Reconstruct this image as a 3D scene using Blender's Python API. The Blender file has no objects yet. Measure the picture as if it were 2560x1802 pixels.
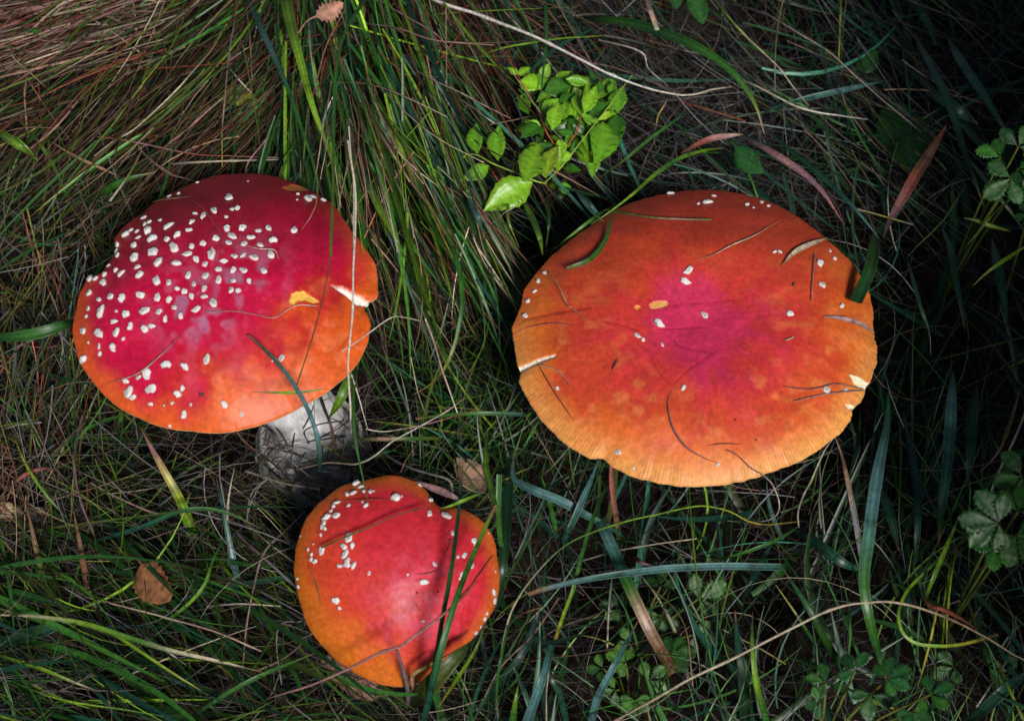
import bpy, math, random
import numpy as np
from mathutils import Vector, Matrix
from mathutils.bvhtree import BVHTree

rng = np.random.default_rng(7)
random.seed(7)
SC = bpy.context.scene
COL = SC.collection

# ------------------------------------------------------------------ camera
ELEV = math.radians(55.0)
DIST = 1.0
LENS = 60.0
CAM = np.array([0.0, -DIST * math.cos(ELEV), DIST * math.sin(ELEV)])
FWD = np.array([0.0, math.cos(ELEV), -math.sin(ELEV)])
RGT = np.array([1.0, 0.0, 0.0])
UPV = np.array([0.0, math.sin(ELEV), math.cos(ELEV)])
cd = bpy.data.cameras.new('camera')
cam = bpy.data.objects.new('camera', cd)
COL.objects.link(cam)
cam.location = CAM
cam.rotation_euler = (math.radians(90) - ELEV, 0, 0)
cd.lens = LENS
cd.sensor_width = 36.0
cd.clip_start = 0.02
cd.clip_end = 500.0
cd.dof.use_dof = True
cd.dof.focus_distance = 0.90
cd.dof.aperture_fstop = 13.0
SC.camera = cam

# ------------------------------------------------------------------ light
SUN_EL, SUN_AZ = math.radians(43.0), math.radians(160.0)   # azimuth from +Y clockwise
w = bpy.data.worlds.new('World')
SC.world = w
w.use_nodes = True
nt = w.node_tree
bg = nt.nodes['Background']
sky = nt.nodes.new('ShaderNodeTexSky')
sky.sky_type = 'NISHITA'
sky.sun_disc = False
sky.sun_elevation = SUN_EL
sky.sun_rotation = SUN_AZ
nt.links.new(sky.outputs[0], bg.inputs[0])
bg.inputs[1].default_value = 0.05
sl = bpy.data.lights.new('sun', 'SUN')
sl.energy = 4.6
sl.angle = math.radians(13.0)
sl.color = (1.0, 0.965, 0.92)
so = bpy.data.objects.new('sun', sl)
COL.objects.link(so)
sd = Vector((math.sin(SUN_AZ) * math.cos(SUN_EL), math.cos(SUN_AZ) * math.cos(SUN_EL), math.sin(SUN_EL)))
so.rotation_euler = sd.to_track_quat('Z', 'Y').to_euler()
so.location = sd * 5
SC.view_settings.view_transform = 'Standard'
SC.view_settings.look = 'None'
SC.view_settings.gamma = 1.0
SC.view_settings.exposure = -0.12

# ------------------------------------------------------------------ pixel helpers (photo pixels 2560 x 1802)
FP = 2560.0 * LENS / 36.0
ZM = {'S': (0, 0, 1.0), 'O': (0, 0, 0.896875), 'A': (120, 380, 2.0205), 'B': (1240, 440, 2.02), 'C': (680, 1140, 2.606),
      'D': (1100, 100, 3.5125), 'E': (0, 0, 2.551), 'F': (640, 0, 2.5244), 'G': (1500, 0, 2.166), 'H': (0, 1050, 2.149),
      'I': (1200, 1150, 2.479), 'J': (1900, 1000, 2.015), 'K': (2000, 200, 2.693), 'L': (600, 900, 3.28)}

def src(zm, p):
    x0, y0, s = ZM[zm]
    p = np.asarray(p, float)
    return np.stack([x0 + p[..., 0] / s, y0 + p[..., 1] / s], -1)

def rays(px):
    px = np.asarray(px, float)
    return FWD + ((px[..., 0:1] - 1280) / FP) * RGT + ((901 - px[..., 1:2]) / FP) * UPV

def at(px, z):
    d = rays(px)
    z = np.asarray(z, float)
    t = (z - CAM[2]) / d[..., 2]
    return CAM + d * t[..., None]

def to_px(P):
    q = np.asarray(P) - CAM
    dep = q @ FWD
    return np.stack([1280 + FP * (q @ RGT) / dep, 901 - FP * (q @ UPV) / dep], -1)

def mmpx(P):
    return float((np.asarray(P) - CAM) @ FWD) / FP     # metres per photo pixel at P

# ------------------------------------------------------------------ mesh helpers
def fast_mesh(name, V, F, C=None, smooth=True):
    """V (n,3), F (m,k) constant-size faces, C (n,3) linear colours"""
    me = bpy.data.meshes.new(name)
    V = np.asarray(V, np.float32); F = np.asarray(F, np.int32)
    m, k = F.shape
    me.vertices.add(len(V)); me.vertices.foreach_set('co', V.ravel())
    me.loops.add(m * k); me.loops.foreach_set('vertex_index', F.ravel())
    me.polygons.add(m)
    me.polygons.foreach_set('loop_start', np.arange(0, m * k, k, dtype=np.int32))
    me.polygons.foreach_set('loop_total', np.full(m, k, np.int32))
    me.polygons.foreach_set('use_smooth', np.full(m, smooth, bool))
    me.update(calc_edges=True)
    if C is not None:
        a = me.color_attributes.new('Col', 'FLOAT_COLOR', 'POINT')
        c4 = np.ones((len(V), 4), np.float32); c4[:, :3] = np.clip(C, 0, 1)
        a.data.foreach_set('color', c4.ravel())
    return me

def link(name, me, mat):
    o = bpy.data.objects.new(name, me)
    COL.objects.link(o)
    if me is not None and mat is not None and len(me.materials) == 0:
        me.materials.append(mat)
    return o

def tag(o, label=None, cat=None, group=None, kind=None):
    if label: o['label'] = label
    if cat: o['category'] = cat
    if group: o['group'] = group
    if kind: o['kind'] = kind
    return o

def empty(name, loc):
    o = bpy.data.objects.new(name, None)
    o.empty_display_size = 0.01
    COL.objects.link(o)
    o.location = loc
    return o

def child(name, me, mat, root, parent=None):
    """part with world-space mesh data; root is an Empty with translation only"""
    o = bpy.data.objects.new(name, me)
    COL.objects.link(o)
    if mat is not None and len(me.materials) == 0:
        me.materials.append(mat)
    o.parent = parent or root
    if parent is None:
        o.location = -Vector(root.location)
    return o

def catmull(P, n):
    P = np.asarray(P, float)
    if len(P) == 2:
        t = np.linspace(0, 1, n)[:, None]
        return P[0] * (1 - t) + P[1] * t
    Q = np.vstack([2 * P[0] - P[1], P, 2 * P[-1] - P[-2]])
    seg = np.linalg.norm(np.diff(P, axis=0), axis=1)
    cum = np.concatenate([[0], np.cumsum(seg)])
    s = np.linspace(0, cum[-1], n)
    i = np.clip(np.searchsorted(cum, s, side='right') - 1, 0, len(P) - 2)
    u = ((s - cum[i]) / np.maximum(seg[i], 1e-9))[:, None]
    p0, p1, p2, p3 = Q[i], Q[i + 1], Q[i + 2], Q[i + 3]
    return 0.5 * (2 * p1 + (p2 - p0) * u + (2 * p0 - 5 * p1 + 4 * p2 - p3) * u ** 2 + (3 * p1 - p0 - 3 * p2 + p3) * u ** 3)

def norm(v):
    return v / np.maximum(np.linalg.norm(v, axis=-1, keepdims=True), 1e-12)

def lerp_list(vals, t):
    vals = np.asarray(vals, float)
    if vals.ndim == 1:
        return np.interp(t, np.linspace(0, 1, len(vals)), vals)
    return np.stack([np.interp(t, np.linspace(0, 1, len(vals)), vals[:, k]) for k in range(vals.shape[1])], -1)

# ------------------------------------------------------------------ materials
def new_mat(name):
    m = bpy.data.materials.new(name)
    m.use_nodes = True
    n = m.node_tree
    return m, n, n.nodes['Principled BSDF'], n.nodes['Material Output']

def col_mat(name, rough=0.5, transl=0.0, nscale=350.0, lo=0.65, hi=1.25, bump=0.0, spec=0.4, sss=0.0):
    m, n, p, out = new_mat(name)
    a = n.nodes.new('ShaderNodeAttribute'); a.attribute_name = 'Col'
    tc = n.nodes.new('ShaderNodeTexCoord')
    nz = n.nodes.new('ShaderNodeTexNoise'); nz.inputs['Scale'].default_value = nscale; nz.inputs['Detail'].default_value = 3
    n.links.new(tc.outputs['Object'], nz.inputs['Vector'])
    mr = n.nodes.new('ShaderNodeMapRange')
    mr.inputs[1].default_value = 0.3; mr.inputs[2].default_value = 0.7
    mr.inputs[3].default_value = lo; mr.inputs[4].default_value = hi
    n.links.new(nz.outputs['Fac'], mr.inputs[0])
    mx = n.nodes.new('ShaderNodeVectorMath'); mx.operation = 'SCALE'
    n.links.new(a.outputs['Color'], mx.inputs[0]); n.links.new(mr.outputs[0], mx.inputs['Scale'])
    n.links.new(mx.outputs[0], p.inputs['Base Color'])
    p.inputs['Roughness'].default_value = rough
    p.inputs['Specular IOR Level'].default_value = spec
    if sss:
        p.inputs['Subsurface Weight'].default_value = sss
        p.inputs['Subsurface Radius'].default_value = (1.0, 0.35, 0.15)
        p.inputs['Subsurface Scale'].default_value = 0.003
    if bump:
        b = n.nodes.new('ShaderNodeBump'); b.inputs['Strength'].default_value = bump; b.inputs['Distance'].default_value = 0.0004
        n.links.new(nz.outputs['Fac'], b.inputs['Height']); n.links.new(b.outputs[0], p.inputs['Normal'])
    if transl:
        tr = n.nodes.new('ShaderNodeBsdfTranslucent'); ms = n.nodes.new('ShaderNodeMixShader')
        n.links.new(mx.outputs[0], tr.inputs[0])
        ms.inputs[0].default_value = transl
        n.links.new(p.outputs[0], ms.inputs[1]); n.links.new(tr.outputs[0], ms.inputs[2])
        n.links.new(ms.outputs[0], out.inputs[0])
    return m

M_LEAF = col_mat('living_blade', 0.40, 0.2, 420, 0.7, 1.25)
M_DRY = col_mat('dry_straw', 0.6, 0.10, 500, 0.6, 1.25, spec=0.3)
M_CAP = col_mat('mushroom_skin', 0.43, 0, 420, 0.82, 1.16, bump=0.13, spec=0.27, sss=0.12)
M_FLESH = col_mat('mushroom_flesh', 0.75, 0, 260, 0.8, 1.1, bump=0.35, spec=0.2, sss=0.1)
M_WART = col_mat('wart_flesh', 0.85, 0, 2.2, 0.72, 1.1, bump=1.0, spec=0.15)
M_DEAD = col_mat('dead_leaf_skin', 0.7, 0.08, 260, 0.55, 1.35, bump=0.5, spec=0.25)

def stem_mat():
    m = col_mat('mushroom_stem', 0.8, 0, 1.0, 0.75, 1.12, bump=0.5, spec=0.2)
    n = m.node_tree
    mp = n.nodes.new('ShaderNodeMapping'); mp.inputs['Scale'].default_value = (700, 700, 110)
    tc = [x for x in n.nodes if x.type == 'TEX_COORD'][0]; nz = [x for x in n.nodes if x.type == 'TEX_NOISE'][0]
    nz.inputs['Detail'].default_value = 5
    n.links.new(tc.outputs['Object'], mp.inputs['Vector']); n.links.new(mp.outputs[0], nz.inputs['Vector'])
    return m
M_STEM = stem_mat()

def soil_mat():
    m, n, p, out = new_mat('forest_soil')
    tc = n.nodes.new('ShaderNodeTexCoord')
    nz = n.nodes.new('ShaderNodeTexNoise'); nz.inputs['Scale'].default_value = 60; nz.inputs['Detail'].default_value = 8
    n.links.new(tc.outputs['Object'], nz.inputs['Vector'])
    cr = n.nodes.new('ShaderNodeValToRGB')
    cr.color_ramp.elements[0].position = 0.35; cr.color_ramp.elements[0].color = (0.008, 0.006, 0.005, 1)
    cr.color_ramp.elements[1].position = 0.75; cr.color_ramp.elements[1].color = (0.035, 0.024, 0.017, 1)
    n.links.new(nz.outputs['Fac'], cr.inputs[0]); n.links.new(cr.outputs[0], p.inputs['Base Color'])
    p.inputs['Roughness'].default_value = 0.95
    p.inputs['Specular IOR Level'].default_value = 0.1
    b = n.nodes.new('ShaderNodeBump'); b.inputs['Strength'].default_value = 0.8; b.inputs['Distance'].default_value = 0.006
    n.links.new(nz.outputs['Fac'], b.inputs['Height']); n.links.new(b.outputs[0], p.inputs['Normal'])
    return m
M_SOIL = soil_mat()

# ------------------------------------------------------------------ ground
xs = np.concatenate([[-60, -20, -6, -2.5, -1.4], np.linspace(-0.9, 0.9, 91), [1.4, 2.5, 6, 20, 60]])
ys = xs.copy()
GX, GY = np.meshgrid(xs, ys, indexing='ij')
def ground_z(x, y):
    r = np.maximum(np.abs(x), np.abs(y))
    f = np.clip((1.4 - r) / 0.5, 0, 1)
    return f * (0.004 * np.sin(x * 31 + 1.3) * np.cos(y * 27) + 0.003 * np.sin(x * 71 + y * 53) - 0.028)
GZ = ground_z(GX, GY) + (np.abs(GX) < 0.95) * (np.abs(GY) < 0.95) * rng.normal(0, 0.0016, GX.shape)
n1 = len(xs)
idx = np.arange(n1 * n1).reshape(n1, n1)
GF = np.stack([idx[:-1, :-1], idx[1:, :-1], idx[1:, 1:], idx[:-1, 1:]], -1).reshape(-1, 4)
g = link('ground', fast_mesh('ground', np.stack([GX, GY, GZ], -1).reshape(-1, 3), GF), M_SOIL)
tag(g, kind='structure', label='dark bare soil under the grass and litter')

# ------------------------------------------------------------------ value noise
class VN:
    def __init__(s, seed, n=64):
        s.g = np.random.default_rng(seed).random((n, n)); s.n = n
    def __call__(s, x, y):
        n = s.n
        xi = np.floor(x).astype(int); yi = np.floor(y).astype(int)
        fx = x - xi; fy = y - yi
        fx = fx * fx * (3 - 2 * fx); fy = fy * fy * (3 - 2 * fy)
        G = s.g
        a = G[xi % n, yi % n]; b = G[(xi + 1) % n, yi % n]; c = G[xi % n, (yi + 1) % n]; d = G[(xi + 1) % n, (yi + 1) % n]
        return (a * (1 - fx) + b * fx) * (1 - fy) + (c * (1 - fx) + d * fx) * fy
    def fbm(s, x, y, o=3):
        v = 0; a = 0.5
        for k in range(o):
            v = v + a * s(x * 2 ** k + 17 * k, y * 2 ** k + 5 * k); a *= 0.5
        return v / (1 - 0.5 ** o)

def in_poly(pts, poly):
    x, y = pts[..., 0], pts[..., 1]
    res = np.zeros(x.shape, bool)
    n = len(poly)
    for i in range(n):
        x1, y1 = poly[i]; x2, y2 = poly[(i + 1) % n]
        c = ((y1 > y) != (y2 > y)) & (x < (x2 - x1) * (y - y1) / (y2 - y1 + 1e-12) + x1)
        res ^= c
    return res

def sstep(a, b, x):
    t = np.clip((x - a) / (b - a), 0, 1)
    return t * t * (3 - 2 * t)

# ------------------------------------------------------------------ mushrooms
CAPS = []
NWV = 20
WARTS = []
for k in range(NWV):
    r0 = np.random.default_rng(100 + k)
    ns = 9
    th = np.linspace(0, 2 * np.pi, ns, endpoint=False) + r0.normal(0, 0.16, ns)
    base = 1 + r0.normal(0, 0.14, ns)
    el = 1 + 0.22 * r0.random()
    ring = lambda s, z, j: np.stack([np.cos(th) * base * s * el * (1 + r0.normal(0, j, ns)), np.sin(th) * base * s / el * (1 + r0.normal(0, j, ns)), z + r0.normal(0, 0.10, ns)], -1)
    V = np.vstack([ring(0.96, -0.25, 0.0), ring(1.05, 0.22, 0.04), ring(0.86, 0.66, 0.08), ring(0.46, 0.88, 0.14), [[r0.normal(0, .1), r0.normal(0, .1), 0.70 + r0.normal(0, 0.12)]]])
    F = []
    for q in range(3):
        for i in range(ns):
            a, b = q * ns + i, q * ns + (i + 1) % ns
            F += [(a, b, b + ns), (a, b + ns, a + ns)]
    F += [(3 * ns + i, 3 * ns + (i + 1) % ns, 4 * ns) for i in range(ns)]
    zz = V[:, 2]
    c = np.array([0.70, 0.68, 0.66]) * (0.85 + 0.25 * r0.random((len(V), 1)))
    c[:ns] *= np.array([0.75, 0.55, 0.42]); c[ns:2 * ns] *= 0.9; c[3 * ns:] *= r0.choice([1.0, 1.0, 0.8, 0.62])
    me = fast_mesh('wart', V, F, c, smooth=True)
    me.materials.append(M_WART)
    WARTS.append(me)

def make_cap(zm, outline, cpx, zc, tilt_cam, tilt_x, H, prof, colfun, nth, nr, seed, splits=(), creases=(), bumps=0.002, stri=0, striw=0.0003):
    n = norm(np.array([math.sin(tilt_x), -math.sin(tilt_cam), math.cos(tilt_cam) * math.cos(tilt_x)]))
    O = at(src(zm, cpx), zc)
    u = norm(np.cross(np.array([0, 1.0, 0]), n)); v = np.cross(n, u)
    opx = src(zm, outline)
    d = rays(opx)
    t = ((O - CAM) @ n) / (d @ n)
    W = CAM + d * t[:, None] - O
    a, b = W @ u, W @ v
    th = np.arctan2(b, a); R = np.hypot(a, b)
    o = np.argsort(th); th, R = th[o], R[o]
    tt = np.linspace(-np.pi, np.pi, nth, endpoint=False)
    Rt = np.interp(tt, np.concatenate([th - 2 * np.pi, th, th + 2 * np.pi]), np.tile(R, 3))
    # soften polygon corners a little, keep the notches
    ker = max(3, nth // 110) | 1
    Rs = np.convolve(np.concatenate([Rt[-ker:], Rt, Rt[:ker]]), np.ones(ker) / ker, 'same')[ker:-ker]
    rr = np.random.default_rng(seed)
    Rs = Rs * (1 + 0.0022 * np.convolve(rr.normal(0, 1, nth + 8), np.ones(9) / 3, 'valid'))
    vn = VN(seed)
    Rm = Rs.mean()
    rho = np.linspace(0, 1, nr + 1)[1:] ** 0.9
    RR, TT = np.meshgrid(rho, tt, indexing='ij')
    wl = nth // 5 | 1
    Rlow = np.convolve(np.concatenate([Rs[-wl:], Rs, Rs[:wl]]), np.hanning(wl) / np.hanning(wl).sum(), 'same')[wl:-wl]
    rad = RR * (Rlow[None] + (Rs - Rlow)[None] * RR ** 9)
    X, Y = rad * np.cos(TT), rad * np.sin(TT)
    hgt = H * prof(RR, TT) + bumps * (vn.fbm(X / Rm * 2.2 + 9, Y / Rm * 2.2 + 9) - 0.5) * 2 * (1 - RR ** 4)
    hgt += 0.00025 * (vn.fbm(X / Rm * 16 + 3, Y / Rm * 16 + 3, 2) - 0.5)
    sgroove = np.sin(TT * stri + 2.2 * vn(TT * 3 + 20, RR * 0 + 2)) if stri else 0
    if stri:
        hgt += striw * sgroove * sstep(0.88, 0.97, RR)
    Vt = O + X[..., None] * u + Y[..., None] * v + hgt[..., None] * n
    px = to_px(Vt)
    C = colfun(px, RR, TT, vn, sgroove)
    for poly, depth, cc in splits:
        pl = src(zm, poly)
        m = in_poly(px, pl).astype(float)
        m[1:-1] = np.maximum(m[1:-1], 0)
        Vt = Vt - n * (depth * m)[..., None]
        C = np.where(m[..., None] > 0.5, np.array(cc) * (0.9 + 0.2 * rr.random(m.shape))[..., None], C)
    for line, wd_ in creases:
        pl = src(zm, line)
        dm = np.full(px.shape[:2], 1e9)
        for a_, b_ in zip(pl[:-1], pl[1:]):
            ab = b_ - a_
            tq = np.clip(((px - a_) @ ab) / (ab @ ab), 0, 1)
            dm = np.minimum(dm, np.linalg.norm(px - a_ - tq[..., None] * ab, axis=-1))
        m = np.exp(-(dm / wd_) ** 2)
        Vt = Vt - n * (0.0003 * m)[..., None]
        C = C * (1 - m[..., None] * np.array([0.20, 0.42, 0.22]))
    # apex
    apex = O + n * (Vt[0].reshape(-1, 3) @ n - O @ n).mean()
    # edge roll
    def edge(s, dz):
        return O + (Rs * s * np.cos(tt))[:, None] * u + (Rs * s * np.sin(tt))[:, None] * v + n * dz
    e1 = edge(1.002, -0.0009); e2 = edge(0.996, -0.0020); e3 = edge(0.955, -0.0022)
    V = np.vstack([Vt.reshape(-1, 3), e1, e2, e3, [apex]])
    rimc = C[-1]
    pale = np.array([0.80, 0.62, 0.34])
    Cc = np.vstack([C.reshape(-1, 3), rimc * 0.5 + pale * 0.5, np.tile(pale, (nth, 1)), np.tile(pale, (nth, 1)), [C[0].mean(0)]])
    nrt = nr + 3
    I = np.arange(nrt * nth).reshape(nrt, nth)
    J = np.roll(I, -1, axis=1)
    F = np.stack([I[:-1], I[1:], J[1:], J[:-1]], -1).reshape(-1, 4)
    ap = nrt * nth
    F = np.vstack([F, np.stack([np.full(nth, ap), I[0], J[0], np.full(nth, ap)], -1)[:0]])
    me = fast_mesh('cap', V, F, Cc)
    # close the pole with a tiny fan (triangles in a second bmesh-free pass)
    import bmesh
    bm = bmesh.new(); bm.from_mesh(me); bm.verts.ensure_lookup_table()
    f = bm.faces.new([bm.verts[i] for i in I[0]]); f.smooth = True
    bmesh.ops.delete(bm, geom=[bm.verts[ap]], context='VERTS')
    bm.to_mesh(me); bm.free()
    # gills
    ng = 300
    tg = np.linspace(-np.pi, np.pi, 2 * ng, endpoint=False)
    Rg = np.interp(tg, tt, Rs)
    rg = np.array([0.18, 0.45, 0.75, 0.955])
    rows = []
    for r_ in rg:
        up = H * prof(np.full_like(tg, r_), tg) * 0.6
        lo = -0.0035 - 0.004 * (1 - r_) 
        z = np.where(np.arange(2 * ng) % 2 == 0, lo, np.minimum(lo + 0.004 * (1.05 - r_) * 2, up))
        rows.append(O + (Rg * r_ * np.cos(tg))[:, None] * u + (Rg * r_ * np.sin(tg))[:, None] * v + n * z[:, None])
    GVv = np.vstack(rows)
    I2 = np.arange(4 * 2 * ng).reshape(4, 2 * ng); J2 = np.roll(I2, -1, 1)
    GFf = np.stack([I2[:-1], J2[:-1], J2[1:], I2[1:]], -1).reshape(-1, 4)
    gm = fast_mesh('gills', GVv, GFf, np.tile([0.72, 0.66, 0.55], (len(GVv), 1)), smooth=False)
    bvh = BVHTree.FromPolygons([Vector(p) for p in V], [tuple(f) for f in F])
    cap = dict(n=n, O=O, u=u, v=v, tt=tt, Rs=Rs, me=me, gm=gm, bvh=bvh, Rm=Rm)
    CAPS.append(cap)
    return cap

def cap_hit(cap, p):
    d = rays(p)
    h = cap['bvh'].ray_cast(Vector(CAM), Vector(norm(d)))
    return (np.array(h[0]), np.array(h[1])) if h[0] is not None else (None, None)

def inside_cap(cap, P, grow=1.03):
    """pixel footprint of the rim"""
    d = P - CAM
    t = ((cap['O'] - CAM) @ cap['n']) / (d @ cap['n'])
    W = CAM + d * t[..., None] - cap['O']
    a, b = W @ cap['u'], W @ cap['v']
    R = np.interp(np.arctan2(b, a), np.append(cap['tt'], np.pi), np.append(cap['Rs'], cap['Rs'][0]))
    return np.hypot(a, b) < R * grow

def lathe(path, radii, cols, ns=28, jitter=0.03, seed=1, closed_end=True):
    rr = np.random.default_rng(seed)
    path = np.asarray(path); n = len(path)
    T = norm(np.gradient(path, axis=0))
    side = norm(np.cross(T, np.array([0.3, 1, 0.1]))); up = np.cross(side, T)
    th = np.linspace(0, 2 * np.pi, ns, endpoint=False)
    lob = 1 + jitter * np.sin(th * 3 + 1) + jitter * 0.6 * np.sin(th * 7 + 2)
    rad = np.asarray(radii)[:, None] * lob[None] * (1 + rr.normal(0, jitter * 0.5, (n, ns)))
    V = path[:, None] + rad[..., None] * (np.cos(th)[None, :, None] * side[:, None] + np.sin(th)[None, :, None] * up[:, None])
    I = np.arange(n * ns).reshape(n, ns); J = np.roll(I, -1, 1)
    F = np.stack([I[:-1], J[:-1], J[1:], I[1:]], -1).reshape(-1, 4)
    C = np.repeat(np.asarray(cols, float), ns, 0) * (0.88 + 0.24 * rr.random((n * ns, 1)))
    return V.reshape(-1, 3), F, C

def build_mushroom(cap, zm, base, stem_r, warts, label, seed, bulb=1.5):
    rr = np.random.default_rng(seed)
    base = np.array([base[0], base[1], float(ground_z(base[0], base[1]))])
    root = empty('fly_agaric_mushroom', base)
    tag(root, label, 'mushroom', 'red mushrooms in the grass')
    # stem
    top = cap['O'] - cap['n'] * 0.003
    P0 = base + np.array([0, 0, -0.006])
    mid1 = base + np.array([0, 0, 0.35 * (top[2] - base[2])])
    mid2 = top - cap['n'] * 0.3 * (top[2] - base[2])
    path = catmull([P0, mid1, mid2, top], 40)
    t = np.linspace(0, 1, 40)
    r = stem_r * (1 + (bulb - 1) * np.exp(-((t - 0.08) / 0.13) ** 2) + 0.25 * sstep(0.85, 1, t))
    r *= 1 + 0.07 * np.sin(t * 150) * np.exp(-((t - 0.2) / 0.12) ** 2)
    c = np.array([0.62, 0.61, 0.61])[None] * (1 - 0.35 * np.exp(-(t / 0.12) ** 2))[:, None]
    child('stem', fast_mesh('stem', *lathe(path, r, c, 48, 0.02, seed)), M_STEM, root)
    for k in range(26):                                  # ragged scales round the bulb
        i_ = int(rr.choice([3, 5, 7])); a_ = rr.uniform(0, 6.28)
        dirv = np.array([math.cos(a_), math.sin(a_), 0.1]); sz = stem_r * rr.uniform(0.10, 0.2)
        o = bpy.data.objects.new('veil_scale', WARTS[rr.integers(NWV)]); COL.objects.link(o); o.parent = root
        q = Vector(dirv).to_track_quat('Z', 'Y').to_matrix() @ Matrix.Diagonal((sz * 1.7, sz * 0.8, sz * 0.8))
        Mx = q.to_4x4(); Mx.translation = Vector(path[i_] + dirv * r[i_] * 0.97) - Vector(root.location)
        o.matrix_local = Mx
    # ring skirt
    k = 28
    pr = np.array([path[k], path[k] - [0, 0, 0.004], path[k] - [0, 0, 0.010], path[k] - [0, 0, 0.0125]])
    child('ring', fast_mesh('ring', *lathe(pr, np.array([1.02, 1.22, 1.55, 1.62]) * stem_r, np.tile([0.66, 0.62, 0.52], (4, 1)), 36, 0.05, seed + 3)), M_FLESH, root)
    capo = child('cap', cap['me'], M_CAP, root)
    child('gills', cap['gm'], M_FLESH, root)
    inv = -Vector(root.location)
    for (x, y, r_) in warts:
        p = src(zm, (x, y))
        hit, nn = cap_hit(cap, p)
        if hit is None:
            continue
        size = r_ / ZM[zm][2] * mmpx(hit) * rr.uniform(0.88, 1.1)
        me = WARTS[rr.integers(NWV)]
        o = bpy.data.objects.new('wart', me)
        COL.objects.link(o)
        o.parent = capo
        q = Vector(nn).to_track_quat('Z', 'Y').to_matrix() @ Matrix.Rotation(rr.random() * 6.28, 3, 'Z')
        S = Matrix.Diagonal((size * rr.uniform(0.92, 1.12), size * rr.uniform(0.85, 1.05), size * rr.uniform(0.6, 0.95)))
        Mx = (q @ S).to_4x4()
        Mx.translation = Vector(hit)
        o.matrix_local = Mx
    return root, capo

def mixc(a, b, t):
    return np.asarray(a) * (1 - t[..., None]) + np.asarray(b) * t[..., None]

# ---- left cap (A)
OUT_L = [(125, 880), (135, 980), (165, 1070), (210, 1140), (260, 1195), (320, 1260), (400, 1310), (500, 1355), (600, 1390), (720, 1405), (860, 1412), (990, 1395), (1080, 1370), (1180, 1335), (1290, 1275), (1400, 1210), (1500, 1130), (1570, 1050), (1615, 950), (1630, 870), (1610, 810), (1580, 785), (1590, 772), (1640, 775), (1660, 740), (1663, 640), (1650, 560), (1600, 480), (1530, 400), (1480, 320), (1420, 250), (1330, 195), (1230, 150), (1120, 120), (1000, 108), (880, 115), (780, 140), (690, 175), (600, 220), (520, 270), (480, 310), (400, 360), (370, 390), (330, 450), (345, 480), (340, 520), (290, 580), (270, 620), (200, 640), (170, 690), (145, 780)]
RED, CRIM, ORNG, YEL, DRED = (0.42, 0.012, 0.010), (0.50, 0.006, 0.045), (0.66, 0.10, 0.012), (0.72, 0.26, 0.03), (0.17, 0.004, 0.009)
def col_left(px, RR, TT, vn, sg):
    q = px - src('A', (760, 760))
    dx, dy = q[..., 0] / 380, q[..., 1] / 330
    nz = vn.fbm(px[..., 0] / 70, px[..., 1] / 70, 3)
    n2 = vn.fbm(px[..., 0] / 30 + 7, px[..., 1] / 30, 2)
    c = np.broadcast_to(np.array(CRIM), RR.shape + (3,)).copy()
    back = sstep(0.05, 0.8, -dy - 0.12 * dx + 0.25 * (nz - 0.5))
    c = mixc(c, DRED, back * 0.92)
    warm = sstep(0.30, 0.95, 0.55 * dx + 0.62 * dy + 0.55 * (nz - 0.5) + 0.25)
    c = mixc(c, RED, sstep(0.0, 0.5, warm) * 0.8)
    c = mixc(c, ORNG, sstep(0.35, 1.0, warm) * 0.85)
    rim = sstep(0.80, 1.0, RR + 0.16 * (nz - 0.5)) * (1 - 0.97 * back)
    c = mixc(c, (0.62, 0.10, 0.012), rim * 0.85)
    fib = vn.fbm(TT * 30 + 11, RR * 3.0 + 5, 3)
    sp = vn.fbm(px[..., 0] / 7, px[..., 1] / 7, 3)
    pale = sstep(0.58, 0.74, vn.fbm(px[..., 0] / 34 + 31, px[..., 1] / 30 + 13, 3)) * sstep(0.3, 0.8, warm)
    c = mixc(c, (0.68, 0.16, 0.06), pale * 0.5)
    c = c * (0.80 + 0.24 * n2 + 0.18 * fib + 0.20 * (sp - 0.5))[..., None]
    # bluish bloom round the umbo
    e = (np.exp(-((dx / 0.26) ** 2 + ((dy - 0.05) / 0.26) ** 2)) + 0.8 * np.exp(-(((dx - 0.33) / 0.22) ** 2 + ((dy + 0.22) / 0.22) ** 2))) * sstep(0.36, 0.66, n2)
    c = mixc(c, (0.30, 0.17, 0.28), e * 0.8)
    return c
YP = [(1225, 720), (1255, 705), (1290, 703), (1310, 720), (1340, 735), (1372, 758), (1340, 765), (1300, 750), (1260, 752), (1240, 770), (1218, 765)]
BP = [(1180, 180), (1230, 162), (1300, 178), (1330, 195), (1270, 198), (1210, 196)]
WS = [(1420, 670), (1480, 678), (1550, 712), (1665, 772), (1560, 776), (1510, 730)]
flat_dome = lambda p: (lambda r, t: 1 - r ** p)
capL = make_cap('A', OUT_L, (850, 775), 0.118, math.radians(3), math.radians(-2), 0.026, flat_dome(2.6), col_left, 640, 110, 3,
                splits=[(YP, 0.0006, (0.80, 0.45, 0.08)), (BP, 0.0008, (0.36, 0.12, 0.03)), (WS, 0.0035, (0.78, 0.74, 0.66))], bumps=0.0035)
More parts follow.
